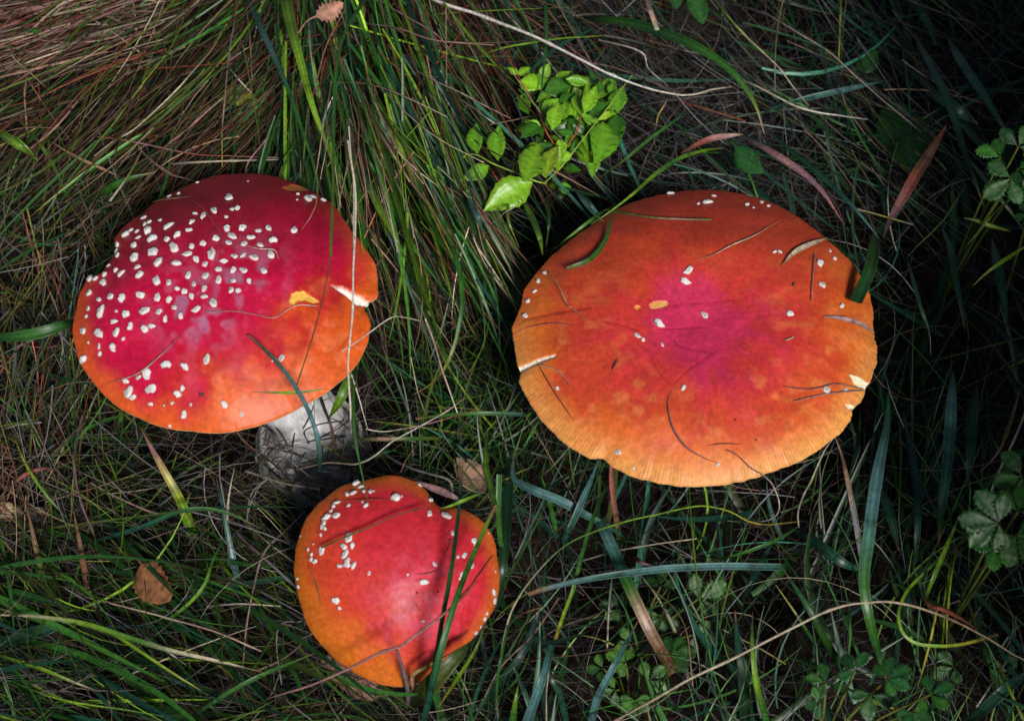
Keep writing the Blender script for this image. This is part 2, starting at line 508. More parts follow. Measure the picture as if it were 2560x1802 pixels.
W_L = [(915, 231, 24), (957, 285, 18), (930, 290, 14), (838, 297, 19), (900, 328, 12), (783, 324, 20), (743, 312, 14), (725, 355, 20), (710, 395, 17), (604, 379, 24), (653, 420, 20), (602, 443, 19), (565, 345, 12), (512, 355, 14), (490, 365, 14), (485, 332, 13), (450, 402, 15), (395, 418, 26), (436, 472, 21), (530, 438, 28), (505, 398, 24), (455, 432, 12), (437, 533, 26), (529, 506, 28), (637, 486, 28), (556, 561, 26), (648, 563, 23), (450, 582, 16), (463, 622, 26), (352, 522, 18), (343, 598, 15), (367, 618, 17), (281, 662, 22), (288, 618, 15), (213, 640, 20), (210, 712, 22), (258, 747, 17), (318, 731, 22), (374, 740, 25), (268, 806, 24), (204, 790, 15), (195, 830, 11), (470, 724, 26), (548, 650, 23), (610, 660, 19), (708, 625, 20), (652, 690, 14), (690, 706, 16), (725, 728, 15), (736, 668, 16), (790, 688, 18), (790, 732, 17), (836, 762, 26), (748, 797, 18), (672, 832, 19), (552, 737, 20), (612, 744, 19), (487, 802, 23), (561, 807, 18), (638, 786, 15), (593, 847, 15), (396, 820, 24), (345, 803, 11), (332, 858, 16), (417, 882, 20), (490, 892, 24), (525, 880, 18), (178, 904, 18), (257, 914, 25), (346, 912, 20), (382, 944, 13), (330, 987, 24), (258, 980, 12), (262, 1020, 14), (204, 962, 9), (181, 1046, 21), (795, 627, 22), (862, 595, 18), (862, 648, 18), (888, 552, 17), (793, 568, 16), (748, 542, 21), (703, 515, 19), (726, 478, 18), (783, 464, 20), (828, 515, 26), (848, 436, 22), (903, 388, 19), (930, 425, 20), (912, 458, 18), (979, 385, 23), (1023, 433, 18), (1062, 399, 17), (1114, 385, 21), (1138, 447, 22), (1071, 470, 18), (990, 465, 19), (942, 527, 17), (985, 523, 14), (1041, 537, 24), (1125, 522, 24), (935, 598, 18), (988, 598, 18), (1090, 602, 20), (936, 651, 14), (1017, 652, 17), (925, 698, 18), (962, 702, 16), (1241, 398, 22), (1313, 238, 24), (1262, 214, 12), (1258, 242, 7), (1010, 148, 7), (600, 1072, 24), (690, 1081, 21), (801, 1049, 21), (500, 1117, 26), (457, 1138, 15), (393, 1156, 17), (408, 1213, 25), (427, 1240, 18), (523, 1195, 26), (655, 1222, 22), (680, 1192, 15), (626, 1268, 10), (587, 1280, 6), (520, 1272, 12), (687, 1327, 18), (892, 1272, 21), (978, 1325, 12), (1180, 1041, 20), (1140, 1050, 12), (616, 1382, 10), (722, 1275, 9), (755, 155, 10), (610, 226, 12), (660, 210, 10), (1390, 245, 13), (1335, 225, 14), (352, 470, 17), (346, 500, 15), (305, 575, 13), (240, 640, 15), (420, 395, 13)]
baseL = at(src('S', (770, 1090)), 0.0)
rootL, capoL = build_mushroom(capL, 'A', baseL, 0.0190, W_L, 'red mushroom cap crowded with white warts and split at one edge', 11, 1.7)

# ---- right cap (B)
OUT_R = [(85, 760), (95, 880), (105, 950), (125, 985), (135, 1000), (115, 1020), (140, 1090), (180, 1160), (240, 1240), (300, 1300), (370, 1360), (450, 1410), (500, 1432), (525, 1412), (548, 1412), (570, 1450), (640, 1490), (720, 1520), (820, 1545), (930, 1560), (1060, 1562), (1180, 1550), (1300, 1520), (1420, 1480), (1560, 1420), (1650, 1360), (1740, 1290), (1800, 1215), (1812, 1195), (1775, 1180), (1795, 1158), (1840, 1150), (1850, 1110), (1870, 1085), (1855, 1070), (1885, 1050), (1905, 1000), (1925, 920), (1920, 840), (1905, 770), (1905, 690), (1890, 610), (1860, 540), (1830, 490), (1790, 430), (1730, 370), (1660, 310), (1570, 240), (1480, 180), (1380, 130), (1270, 95), (1150, 78), (1000, 70), (900, 82), (800, 100), (700, 130), (600, 170), (500, 240), (420, 290), (330, 360), (250, 440), (180, 520), (140, 580), (130, 650), (105, 700)]
def col_right(px, RR, TT, vn, sg):
    q = px - src('B', (1010, 780))
    dx, dy = q[..., 0] / 455, q[..., 1] / 375
    r = np.hypot(dx, dy)
    nz = vn.fbm(px[..., 0] / 80, px[..., 1] / 80, 3)
    n2 = vn.fbm(px[..., 0] / 26 + 7, px[..., 1] / 26, 3)
    rs = vn.fbm(TT * 9 + 40, r * 2.0, 3)            # radial fibres
    f = r + 0.45 * (nz - 0.5) + 0.18 * (rs - 0.5)
    c = np.broadcast_to(np.array((0.52, 0.026, 0.082)), RR.shape + (3,)).copy()
    c = mixc(c, (0.51, 0.034, 0.030), sstep(0.14, 0.42, f))
    c = mixc(c, (0.50, 0.058, 0.018), sstep(0.36, 0.74, f))
    c = mixc(c, (0.62, 0.125, 0.018), sstep(0.74, 1.02, f + 0.14 * dy))
    c = mixc(c, (0.64, 0.27, 0.065), sstep(0.82, 1.0, RR) * sstep(-0.3, 0.5, dy + 0.4 * (nz - 0.5)))
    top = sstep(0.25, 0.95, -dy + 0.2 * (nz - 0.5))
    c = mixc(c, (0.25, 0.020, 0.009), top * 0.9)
    fib = vn.fbm(TT * 34 + 11, r * 3.0 + 5, 3)
    sp = vn.fbm(px[..., 0] / 7, px[..., 1] / 7, 3)
    pale = sstep(0.50, 0.80, vn.fbm(px[..., 0] / 38 + 31, px[..., 1] / 30 + 13, 3)) * sstep(0.25, 0.6, r) * sstep(-0.7, 0.2, dy)
    c = mixc(c, (0.64, 0.19, 0.055), pale * 0.55)
    c = c * (0.80 + 0.22 * n2 + 0.20 * fib + 0.22 * (sp - 0.5))[..., None]
    if np.ndim(sg):
        c = c * (1 + 0.10 * vn(TT * 11 + 3, RR * 0 + 9) * sg * sstep(0.87, 0.97, RR) * sstep(-0.2, 0.5, dy))[..., None]
    return c
SP1 = [(108, 965), (160, 945), (230, 915), (305, 898), (308, 912), (235, 938), (180, 965), (120, 995)]
SP2 = [(1780, 1000), (1830, 1015), (1885, 1050), (1880, 1085), (1840, 1075), (1810, 1050)]
SP3 = [(1760, 1150), (1800, 1155), (1815, 1172), (1780, 1178)]
PT1 = [(775, 648), (800, 632), (860, 628), (872, 642), (850, 662), (800, 672), (780, 668)]
PT2 = [(698, 655), (718, 650), (732, 662), (718, 674), (700, 670)]
def prof_r(r, t):
    return (1 - r ** 3.2) - 0.28 * np.exp(-(r / 0.33) ** 2)
capR = make_cap('B', OUT_R, (1000, 800), 0.100, math.radians(2), math.radians(1), 0.020, prof_r, col_right, 1120, 110, 5,
                splits=[(SP1, 0.002, (0.78, 0.72, 0.58)), (SP2, -0.0004, (0.82, 0.74, 0.50)), (SP3, 0.0005, (0.80, 0.72, 0.5)), (PT1, 0.0006, (0.72, 0.34, 0.10)), (PT2, 0.0006, (0.70, 0.28, 0.06))], creases=[([(905, 850), (960, 870), (1100, 892), (985, 965), (888, 1052), (830, 1000), (790, 930), (765, 870)], 2.6), ([(840, 660), (950, 645), (1070, 638), (1200, 625)], 2.6), ([(820, 772), (930, 768), (1060, 762)], 2.4), ([(540, 730), (640, 752), (720, 780)], 3.2), ([(140, 725), (300, 690), (470, 665)], 4.0)],
                bumps=0.004, stri=300, striw=0.00006)
W_R = [(970, 480, 23), (957, 531, 24), (1053, 704, 20), (823, 744, 26), (715, 806, 14), (744, 826, 13), (948, 1067, 14), (1407, 383, 14), (1433, 384, 14), (1637, 443, 22), (1646, 551, 19), (1745, 657, 17), (1486, 697, 19), (1668, 1080, 20), (1766, 1080, 13), (616, 1394, 16), (1068, 132, 20), (1022, 140, 10), (1100, 102, 12), (880, 88, 16), (1268, 145, 14), (1340, 132, 13), (1375, 152, 10), (1300, 160, 8), (160, 634, 12), (148, 706, 16), (195, 583, 13), (212, 532, 14), (245, 488, 14), (1686, 378, 12), (1710, 418, 12), (1120, 1455, 12), (840, 852, 9), (310, 1072, 12), (695, 1475, 8)]
baseR = at(src('S', (1730, 1060)), 0.0)
rootR, capoR = build_mushroom(capR, 'B', baseR, 0.0155, W_R, 'broad flat orange red mushroom cap with few warts and a nicked rim', 12, 1.5)

# ---- lower cap (C)
OUT_S = [(150, 640), (145, 760), (165, 880), (190, 980), (240, 1120), (300, 1200), (380, 1290), (480, 1370), (570, 1430), (680, 1475), (790, 1500), (900, 1495), (1000, 1450), (1080, 1390), (1180, 1310), (1290, 1210), (1370, 1110), (1440, 1000), (1480, 880), (1485, 760), (1460, 620), (1430, 500), (1370, 420), (1290, 365), (1190, 330), (1110, 335), (1065, 315), (1000, 215), (930, 165), (860, 135), (760, 120), (670, 140), (600, 160), (490, 180), (420, 215), (350, 270), (280, 330), (220, 410), (185, 500)]
def col_small(px, RR, TT, vn, sg):
    q = px - src('C', (880, 820))
    dx, dy = q[..., 0] / 255, q[..., 1] / 265
    nz = vn.fbm(px[..., 0] / 60, px[..., 1] / 60, 3)
    n2 = vn.fbm(px[..., 0] / 22 + 7, px[..., 1] / 22, 2)
    r = np.hypot(dx, dy)
    c = np.broadcast_to(np.array((0.53, 0.021, 0.032)), RR.shape + (3,)).copy()
    c = mixc(c, (0.56, 0.058, 0.016), sstep(0.2, 1.0, -dx * 0.75 + 0.55 * dy + 0.45 * (nz - 0.5) + 0.25))
    c = mixc(c, (0.60, 0.15, 0.015), sstep(0.75, 1.25, -dx * 0.75 + 0.8 * dy + 0.4 * (nz - 0.5) + 0.2))
    c = mixc(c, (0.62, 0.15, 0.015), sstep(0.80, 1.0, RR) * 0.8)
    e = np.exp(-(((dx - 0.1) / 0.42) ** 2 + ((dy - 0.2) / 0.48) ** 2)) * sstep(0.2, 0.7, n2)
    c = mixc(c, (0.52, 0.075, 0.13), e * 0.75)
    fib = vn.fbm(TT * 26 + 11, RR * 3.0 + 5, 3)
    sp = vn.fbm(px[..., 0] / 7, px[..., 1] / 7, 3)
    return c * (0.80 + 0.22 * n2 + 0.18 * fib + 0.20 * (sp - 0.5))[..., None]
def prof_s(r, t):
    return np.sqrt(np.clip(1 - 0.90 * r ** 2.2, 0, 1)) * 1.0 - math.sqrt(0.10) * r ** 2
capS = make_cap('C', OUT_S, (820, 830), 0.066, math.radians(24), math.radians(5), 0.028, prof_s, col_small, 560, 100, 9, bumps=0.0012)
W_S = [(515, 172, 18), (550, 180, 24), (580, 200, 18), (600, 228, 16), (640, 230, 18), (660, 227, 10), (530, 240, 22), (490, 250, 18), (500, 320, 16), (612, 320, 20), (590, 298, 9), (808, 272, 30), (845, 262, 9), (1032, 285, 22), (1026, 375, 26), (1132, 388, 28), (965, 190, 18), (425, 300, 18), (400, 325, 18), (385, 355, 14), (418, 385, 32), (355, 400, 25), (340, 430, 18), (330, 460, 18), (345, 470, 16), (318, 512, 16), (268, 572, 8), (236, 607, 13), (258, 640, 14), (255, 670, 18), (280, 685, 18), (325, 612, 26), (500, 530, 32), (470, 590, 26), (525, 582, 20), (475, 640, 28), (490, 685, 24), (440, 715, 20), (490, 710, 22), (532, 712, 20), (632, 762, 13), (885, 770, 10), (1060, 702, 20), (985, 820, 26), (1010, 815, 10), (415, 935, 28), (440, 988, 15), (1177, 503, 17), (1314, 548, 24), (1325, 575, 14), (1253, 643, 22), (1209, 656, 16), (1295, 665, 14), (1300, 715, 18), (1240, 775, 22), (1228, 798, 12), (1445, 885, 24), (1452, 940, 20), (1385, 1060, 18), (1400, 1025, 12), (1330, 1150, 16), (1360, 1110, 10), (166, 800, 12), (172, 850, 12), (1455, 750, 8), (1410, 500, 10), (985, 1075, 11), (186, 520, 7)]
baseS = at(src('S', (1010, 1560)), 0.0)
rootS, capoS = build_mushroom(capS, 'C', baseS, 0.0115, W_S, 'smaller domed red mushroom with white warts clustered along one side', 13, 1.4)

# ------------------------------------------------------------------ strands (vectorised tubes / ribbons)
def tubes(P, W, C, ns=3):
    """P (N,S,3) W (N,S) radii C (N,S,3)"""
    N, S, _ = P.shape
    T = norm(np.gradient(P, axis=1))
    ref = norm(rng.normal(0, 1, (N, 1, 3)) + np.array([0, 0, 0.2]))
    side = norm(np.cross(T, ref)); up = np.cross(side, T)
    th = np.arange(ns) * 2 * np.pi / ns
    V = P[:, :, None] + W[:, :, None, None] * (np.cos(th)[None, None, :, None] * side[:, :, None] + np.sin(th)[None, None, :, None] * up[:, :, None])
    I = np.arange(N * S * ns).reshape(N, S, ns); J = np.roll(I, -1, 2)
    F = np.stack([I[:, :-1], J[:, :-1], J[:, 1:], I[:, 1:]], -1).reshape(-1, 4)
    return V.reshape(-1, 3), F, np.repeat(C.reshape(-1, 3), ns, 0)

def ribbons(P, W, C, fold=0.25, roll=0.5):
    N, S, _ = P.shape
    T = norm(np.gradient(P, axis=1))
    ref = norm(np.array([0, -0.45, 0.9]) + rng.normal(0, roll, (N, 1, 3)))
    side = norm(np.cross(T, ref)); up = np.cross(side, T)
    L = P - side * W[..., None] + up * (fold * W)[..., None]
    R = P + side * W[..., None] + up * (fold * W)[..., None]
    V = np.stack([L, P, R], 2)
    I = np.arange(N * S * 3).reshape(N, S, 3)
    F = np.concatenate([np.stack([I[:, :-1, k], I[:, :-1, k + 1], I[:, 1:, k + 1], I[:, 1:, k]], -1).reshape(-1, 4) for k in (0, 1)])
    Cc = np.repeat(C[:, :, None], 3, 2).copy()
    Cc[:, :, 1] *= 1.25
    return V.reshape(-1, 3), F, Cc.reshape(-1, 3)

def keep_clear(P, extra_bil=True):
    """drop strands that would cut a cap, or hide one"""
    bad = np.zeros(P.shape[0], bool)
    for c in CAPS:
        ins = inside_cap(c, P)
        dd = (P - c['O']) @ c['n']
        bad |= (ins & (dd > -0.012)).any(1)
    if extra_bil:
        px = to_px(P)
        e = (((px[..., 0] - 1370) / 235) ** 2 + ((px[..., 1] - 350) / 190) ** 2) < 1
        bad |= (e & (P[..., 2] > 0.05)).any(1) & (rng.random(P.shape[0]) < 0.85)
    return ~bad

PAL = {'straw': (0.42, 0.35, 0.24), 'white': (0.60, 0.55, 0.49), 'red': (0.23, 0.055, 0.035), 'tan': (0.24, 0.145, 0.09), 'brown': (0.13, 0.06, 0.03),
       'grey': (0.16, 0.15, 0.155), 'dgrey': (0.06, 0.056, 0.058), 'green': (0.028, 0.105, 0.014), 'lime': (0.14, 0.26, 0.016), 'teal': (0.014, 0.066, 0.042),
       'blue': (0.065, 0.15, 0.145), 'olive': (0.085, 0.10, 0.016), 'dgreen': (0.009, 0.036, 0.011), 'yel': (0.32, 0.28, 0.03), 'pink': (0.33, 0.17, 0.16), 'purple': (0.16, 0.09, 0.11)}

def field(n, box, angfun, length, z0, z1, width, pal, curve=0.5, S=8, zmid=0.0, dim=1.0, clump=0):
    """n strands rooted in a photo-pixel box: returns P (n,S,3), widths, colours"""
    x = rng.uniform(box[0], box[2], n); y = rng.uniform(box[1], box[3], n)
    if clump:
        ci = rng.integers(0, clump, n)
        cx = rng.uniform(box[0], box[2], clump); cy = rng.uniform(box[1], box[3], clump)
        x = cx[ci] + rng.normal(0, 26, n); y = cy[ci] + rng.normal(0, 20, n)
        co = rng.normal(0, 0.16, clump)[ci]
    else:
        co = 0
    ang = angfun(x, y) + co
    wild = rng.random(n) < 0.16
    ang = np.where(wild, ang + rng.normal(0, 0.7, n), ang)
    L = rng.uniform(*length, n)
    cv = rng.normal(0, curve, n)
    t = np.linspace(0, 1, S)
    a = ang[:, None] + cv[:, None] * (t[None] - 0.5)
    dx = np.cumsum(np.cos(a), 1) * L[:, None] / S; dy = np.cumsum(np.sin(a), 1) * L[:, None] / S
    dx -= dx[:, :1]; dy -= dy[:, :1]
    px = np.stack([x[:, None] + dx, y[:, None] + dy], -1)
    zs, ze = rng.uniform(*z0, n), rng.uniform(*z1, n)
    z = zs[:, None] * (1 - t) + ze[:, None] * t + zmid * np.sin(np.pi * t)[None] * rng.uniform(0.3, 1.2, (n, 1))
    P = at(px, z)
    wd = rng.uniform(*width, n)[:, None] * np.ones(S)
    names = list(pal); pr = np.array([pal[k] for k in names], float); pr /= pr.sum()
    ci = rng.choice(len(names), n, p=pr)
    base = dim * np.array([PAL[k] for k in names])[ci] * np.exp(rng.normal(-0.35, 0.62, (n, 1)))
    base2 = np.array([PAL[k] for k in names])[rng.choice(len(names), n, p=pr)]
    mixf = rng.random((n, 1)) * 0.5
    C = base[:, None] * (1 - mixf[:, None] * t[None, :, None]) + base2[:, None] * mixf[:, None] * t[None, :, None]
    return P, wd, C

def stuff(name, parts, mat, label, cat, kindf, taper):
    Vs, Fs, Cs = [], [], []; off = 0
    for (P, Wd, C) in parts:
        k = keep_clear(P)
        P, Wd, C = P[k], Wd[k], C[k]
        t = np.linspace(0, 1, P.shape[1])
        Wd = Wd * lerp_list(taper, t)[None]
        V, F, Cc = kindf(P, Wd, C)
        Vs.append(V); Fs.append(F + off); Cs.append(Cc); off += len(V)
    o = link(name, fast_mesh(name, np.vstack(Vs), np.vstack(Fs), np.vstack(Cs)), mat)
    tag(o, label, cat, kind='stuff')
    return o

anyang = lambda x, y: rng.uniform(0, 2 * np.pi, len(x))
jit = lambda s, n: rng.normal(0, s, n)
BIG = (-500, -450, 3060, 2250)
# dead thatch close to the soil, everywhere
lit = [field(3000, BIG, anyang, (140, 480), (-0.028, 0.000), (-0.028, 0.006), (0.0003, 0.0008), {'grey': 4, 'dgrey': 4, 'tan': 0.4, 'brown': 1.6, 'purple': 1.6}, 0.9, 8, 0.006, 0.32),
       field(1500, (-400, -350, 2960, 2150), anyang, (140, 420), (-0.012, 0.012), (-0.012, 0.014), (0.00018, 0.0004), {'grey': 5, 'dgrey': 2, 'straw': 0.5, 'tan': 0.7, 'brown': 1, 'purple': 1.4}, 1.1, 10, 0.008, 0.6),
       field(700, (-300, 950, 1350, 1900), anyang, (160, 480), (-0.01, 0.02), (-0.01, 0.025), (0.0002, 0.0005), {'grey': 5, 'straw': 1.0, 'tan': 1, 'brown': 1.2, 'purple': 1.5}, 0.8, 8, 0.01, 0.55),
       field(24, (560, 1080, 930, 1200), anyang, (120, 330), (0.0, 0.045), (0.0, 0.05), (0.0003, 0.0006), {'grey': 3, 'dgrey': 4, 'brown': 2}, 0.9, 8, 0.01, 0.7),
       field(480, (1300, 150, 2100, 560), anyang, (80, 260), (-0.01, 0.012), (-0.01, 0.014), (0.0002, 0.00045), {'grey': 4, 'dgrey': 2}, 1.2, 8, 0.008, 0.8),
       field(260, (-200, -150, 2760, 1950), anyang, (250, 620), (0.0, 0.04), (0.0, 0.05), (0.00016, 0.0003), {'grey': 3, 'straw': 2, 'tan': 1, 'pink': 1}, 1.5, 12, 0.02, 1.0)]
stuff('grass_thatch', lit, M_DRY, 'matted dead grey brown grass thatch lying over the soil', 'dead grass', tubes, [1, 1, 0.8, 0.4])

# upper left tussock: fine reddish stems combed to the lower left
def angUL(x, y):
    base = np.radians(np.interp(x + 0.4 * y, [-300, 150, 500, 850], [164, 152, 140, 128]))
    return base + jit(0.13, len(x))
def angUC(x, y):
    base = np.radians(np.interp(x, [650, 800, 1000, 1250, 1500], [98, 80, 63, 52, 42]))
    return base + jit(0.12, len(x))
fine = [field(900, (-50, -300, 1000, 330), angUL, (220, 700), (0.03, 0.11), (0.0, 0.08), (0.00025, 0.0006), {'red': 3, 'tan': 3.4, 'olive': 2.2, 'straw': 0.8, 'green': 1, 'brown': 2}, 0.5, clump=90, dim=0.62),
        field(240, (0, -80, 450, 140), lambda x, y: np.radians(165) + jit(0.1, len(x)), (200, 520), (0.06, 0.10), (0.05, 0.1), (0.0003, 0.0007), {'straw': 3, 'tan': 3, 'red': 2, 'pink': 2}, 0.25),
        field(700, (660, -300, 1250, 420), angUC, (260, 760), (0.04, 0.12), (-0.01, 0.06), (0.00025, 0.00058), {'red': 3.4, 'tan': 3.2, 'olive': 2, 'straw': 1.2, 'green': 1.2, 'brown': 1.5}, 0.5, clump=80, dim=0.8),
        field(260, (830, 230, 1230, 620), lambda x, y: np.radians(np.interp(x, [830, 1230], [78, 52])) + jit(0.12, len(x)), (260, 520), (0.05, 0.11), (0.01, 0.08), (0.00025, 0.00055), {'red': 2, 'tan': 3, 'straw': 2, 'olive': 2, 'green': 1.5}, 0.5),
        field(260, (1350, -200, 2300, 420), lambda x, y: np.radians(40) + jit(0.25, len(x)), (200, 600), (0.02, 0.06), (0.01, 0.05), (0.0002, 0.0004), {'grey': 3, 'tan': 1, 'olive': 1, 'dgrey': 3}, 0.4),
        field(420, (-200, 500, 260, 1250), lambda x, y: np.radians(100) + jit(0.6, len(x)), (150, 420), (0.02, 0.06), (0.0, 0.04), (0.0002, 0.0005), {'tan': 2, 'olive': 2, 'grey': 2, 'red': 1}, 0.5),
        field(480, (-250, 1120, 900, 2000), lambda x, y: np.radians(24) + jit(0.4, len(x)), (200, 600), (0.0, 0.04), (0.02, 0.055), (0.0002, 0.00045), {'grey': 3, 'straw': 1, 'tan': 1.2, 'olive': 1.6, 'purple': 1}, 0.5, dim=0.7)]
stuff('fine_grass', fine, M_DRY, 'fine reddish and straw coloured grass stems combed over in tussocks', 'grass', tubes, [1, 1, 0.9, 0.55, 0.2])

# green blades
def angBL(x, y):
    return np.radians(np.interp(y, [1050, 1400, 1800], [75, 40, 18])) + jit(0.4, len(x))
thin = lambda n, box, af, ln, pal, zt=(0.02, 0.07): field(n, box, af, ln, (0.0, 0.03), zt, (0.00025, 0.0007), pal, 0.7, 9)
gr = [thin(420, (-250, 1100, 900, 2050), angBL, (180, 560), {'green': 3, 'lime': 1, 'olive': 2, 'dgreen': 2}),
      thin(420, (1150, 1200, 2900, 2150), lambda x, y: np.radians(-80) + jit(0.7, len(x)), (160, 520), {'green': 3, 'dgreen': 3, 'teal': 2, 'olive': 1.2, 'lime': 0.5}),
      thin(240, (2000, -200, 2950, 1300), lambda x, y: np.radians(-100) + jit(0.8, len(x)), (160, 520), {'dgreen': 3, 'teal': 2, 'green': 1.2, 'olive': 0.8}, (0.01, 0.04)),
      thin(220, (-300, 450, 420, 1250), lambda x, y: np.radians(-60) + jit(0.8, len(x)), (140, 420), {'green': 3, 'dgreen': 2, 'olive': 2, 'lime': 0.5}),
      thin(200, (1000, 700, 1400, 1300), lambda x, y: np.radians(-80) + jit(0.9, len(x)), (140, 380), {'green': 3, 'dgreen': 2, 'olive': 2, 'lime': 0.7}),
      field(65, (-100, -250, 800, 250), angUL, (260, 620), (0.07, 0.12), (0.03, 0.10), (0.0003, 0.0008), {'green': 3, 'lime': 1.6, 'olive': 2}, 0.4, 9),
      field(130, (680, -150, 1150, 350), angUC, (300, 720), (0.09, 0.13), (0.03, 0.09), (0.0003, 0.0010), {'green': 4, 'lime': 1.6, 'teal': 1.5}, 0.4, 9),
      field(70, (840, 250, 1200, 620), lambda x, y: np.radians(np.interp(x, [830, 1230], [80, 55])) + jit(0.12, len(x)), (260, 520), (0.06, 0.11), (0.02, 0.08), (0.0004, 0.0011), {'green': 4, 'lime': 1.3, 'teal': 1.2}, 0.5, 10),
      field(46, (690, -100, 1000, 300), angUC, (500, 900), (0.09, 0.12), (0.05, 0.10), (0.0008, 0.0017), {'green': 4, 'lime': 1.5, 'teal': 1.2}, 0.35, 10),
      field(26, (-250, 1250, 500, 1900), lambda x, y: np.radians(15) + jit(0.3, len(x)), (450, 850), (0.0, 0.03), (0.04, 0.07), (0.0009, 0.0022), {'green': 3, 'dgreen': 2, 'teal': 3}, 0.5, 10),
      field(150, (-250, 1150, 900, 2050), angBL, (200, 600), (0.0, 0.03), (0.03, 0.07), (0.0005, 0.0019), {'green': 3, 'dgreen': 3, 'teal': 2.5, 'lime': 0.6, 'olive': 1}, 0.5, 9),
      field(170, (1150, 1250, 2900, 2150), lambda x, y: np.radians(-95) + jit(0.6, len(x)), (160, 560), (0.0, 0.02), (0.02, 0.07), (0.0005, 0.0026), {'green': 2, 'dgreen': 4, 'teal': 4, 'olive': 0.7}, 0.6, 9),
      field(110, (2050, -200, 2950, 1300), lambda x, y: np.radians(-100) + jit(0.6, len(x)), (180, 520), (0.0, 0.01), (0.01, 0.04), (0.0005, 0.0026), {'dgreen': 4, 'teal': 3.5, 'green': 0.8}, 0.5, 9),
      field(150, (-300, -300, 950, 350), angUL, (200, 560), (0.05, 0.1), (0.02, 0.08), (0.0004, 0.0011), {'green': 3, 'dgreen': 2, 'olive': 2}, 0.4, 9),
      field(170, (680, -200, 1300, 400), angUC, (260, 650), (0.05, 0.11), (0.01, 0.06), (0.0004, 0.0013), {'green': 3, 'dgreen': 2, 'teal': 2, 'lime': 0.7}, 0.4, 9),
      field(130, (1300, -250, 2300, 450), lambda x, y: np.radians(45) + jit(0.6, len(x)), (200, 520), (0.02, 0.06), (0.0, 0.04), (0.0004, 0.0014), {'dgreen': 3, 'teal': 3, 'green': 1}, 0.5, 9),
      field(150, (-300, 450, 400, 1250), lambda x, y: np.radians(-60) + jit(0.7, len(x)), (140, 380), (0.0, 0.02), (0.02, 0.07), (0.0004, 0.0013), {'green': 3, 'dgreen': 3, 'teal': 1.5, 'olive': 1}, 0.6, 9),
      field(120, (1000, 900, 1330, 1300), lambda x, y: np.radians(-80) + jit(0.8, len(x)), (120, 330), (0.0, 0.02), (0.02, 0.06), (0.0003, 0.001), {'green': 2, 'dgreen': 3, 'teal': 1.5, 'olive': 1}, 0.6, 9)]
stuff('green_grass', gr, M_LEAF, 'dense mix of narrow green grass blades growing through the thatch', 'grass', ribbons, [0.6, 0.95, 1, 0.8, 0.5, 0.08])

# ------------------------------------------------------------------ single blades and stems
PROF = {'g': [0.7, 1, 1, 0.85, 0.55, 0.05], 'r': [0.05, 0.55, 0.85, 1, 1, 0.7], 'u': [0.9, 1, 1, 1, 0.9], 'm': [0.1, 0.6, 1, 1, 0.7, 0.08],
        'c': [0.5, 0.8, 1, 1, 1], 'f': [1, 1, 0.95, 0.8, 0.6]}
def wrgb(c):
    return [PAL[k] for k in c.split('>')]

def one_blade(P, W, cols, flat, mat, fold=0.22, roll=0.0, seed=0):
    n = len(P)
    t = np.linspace(0, 1, n)
    r0 = np.random.default_rng(seed)
    C = lerp_list(cols, t) if len(cols) > 1 else np.tile(cols[0], (n, 1))
    C = np.asarray(C) * np.exp(np.convolve(r0.normal(0, 0.16, n + 2), np.ones(3) / 3, 'valid'))[:, None]
    if flat and r0.random() < 0.6:
        e_ = sstep(0.88, 0.99, t if W[-1] < W[0] else 1 - t)
        C = mixc(C, (0.20, 0.11, 0.05), e_)
    C = C * (1 - 0.45 * (r0.random(n) < 0.05))[:, None]
    T = norm(np.gradient(P, axis=0))
    ref = norm(CAM - P) + np.array([0, 0, 0.4])
    ang = roll + 0.18 * np.sin(t * 2.2 + r0.uniform(0, 6))
    side = norm(np.cross(T, ref)); up = np.cross(side, T)
    s2 = side * np.cos(ang)[:, None] + up * np.sin(ang)[:, None]
    u2 = np.cross(s2, T)
    if flat:
        k = np.array([-1, -0.75, -0.5, -0.25, 0, 0.25, 0.5, 0.75, 1.0])
        hgt = fold * np.abs(k) - 0.10 * np.sin(np.pi * np.abs(k)) + 0.03 * np.array([0, 1, -1, 1, -1, 1, -1, 1, 0])
        V = P[:, None] + W[:, None, None] * (k[None, :, None] * s2[:, None] + hgt[None, :, None] * u2[:, None])
        V2 = V - u2[:, None] * 0.00013
        C5 = C[:, None] * np.array([0.8, 1.12, 0.82, 1.1, 1.45, 1.05, 0.8, 1.08, 0.75])[None, :, None]
        VV = np.concatenate([V, V2[:, ::-1]], 1)                # closed thin section, top and under side
        C5 = np.concatenate([C5, C5[:, ::-1] * 0.9], 1)
        m = 18
    else:
        m = 6
        th = np.arange(m) * 2 * np.pi / m
        VV = P[:, None] + W[:, None, None] * (np.cos(th)[None, :, None] * side[:, None] + np.sin(th)[None, :, None] * up[:, None])
        C5 = np.repeat(C[:, None], m, 1)
    I = np.arange(n * m).reshape(n, m); J = np.roll(I, -1, 1)
    F = np.stack([I[:-1], J[:-1], J[1:], I[1:]], -1).reshape(-1, 4)
    return VV.reshape(-1, 3), F, C5.reshape(-1, 3)

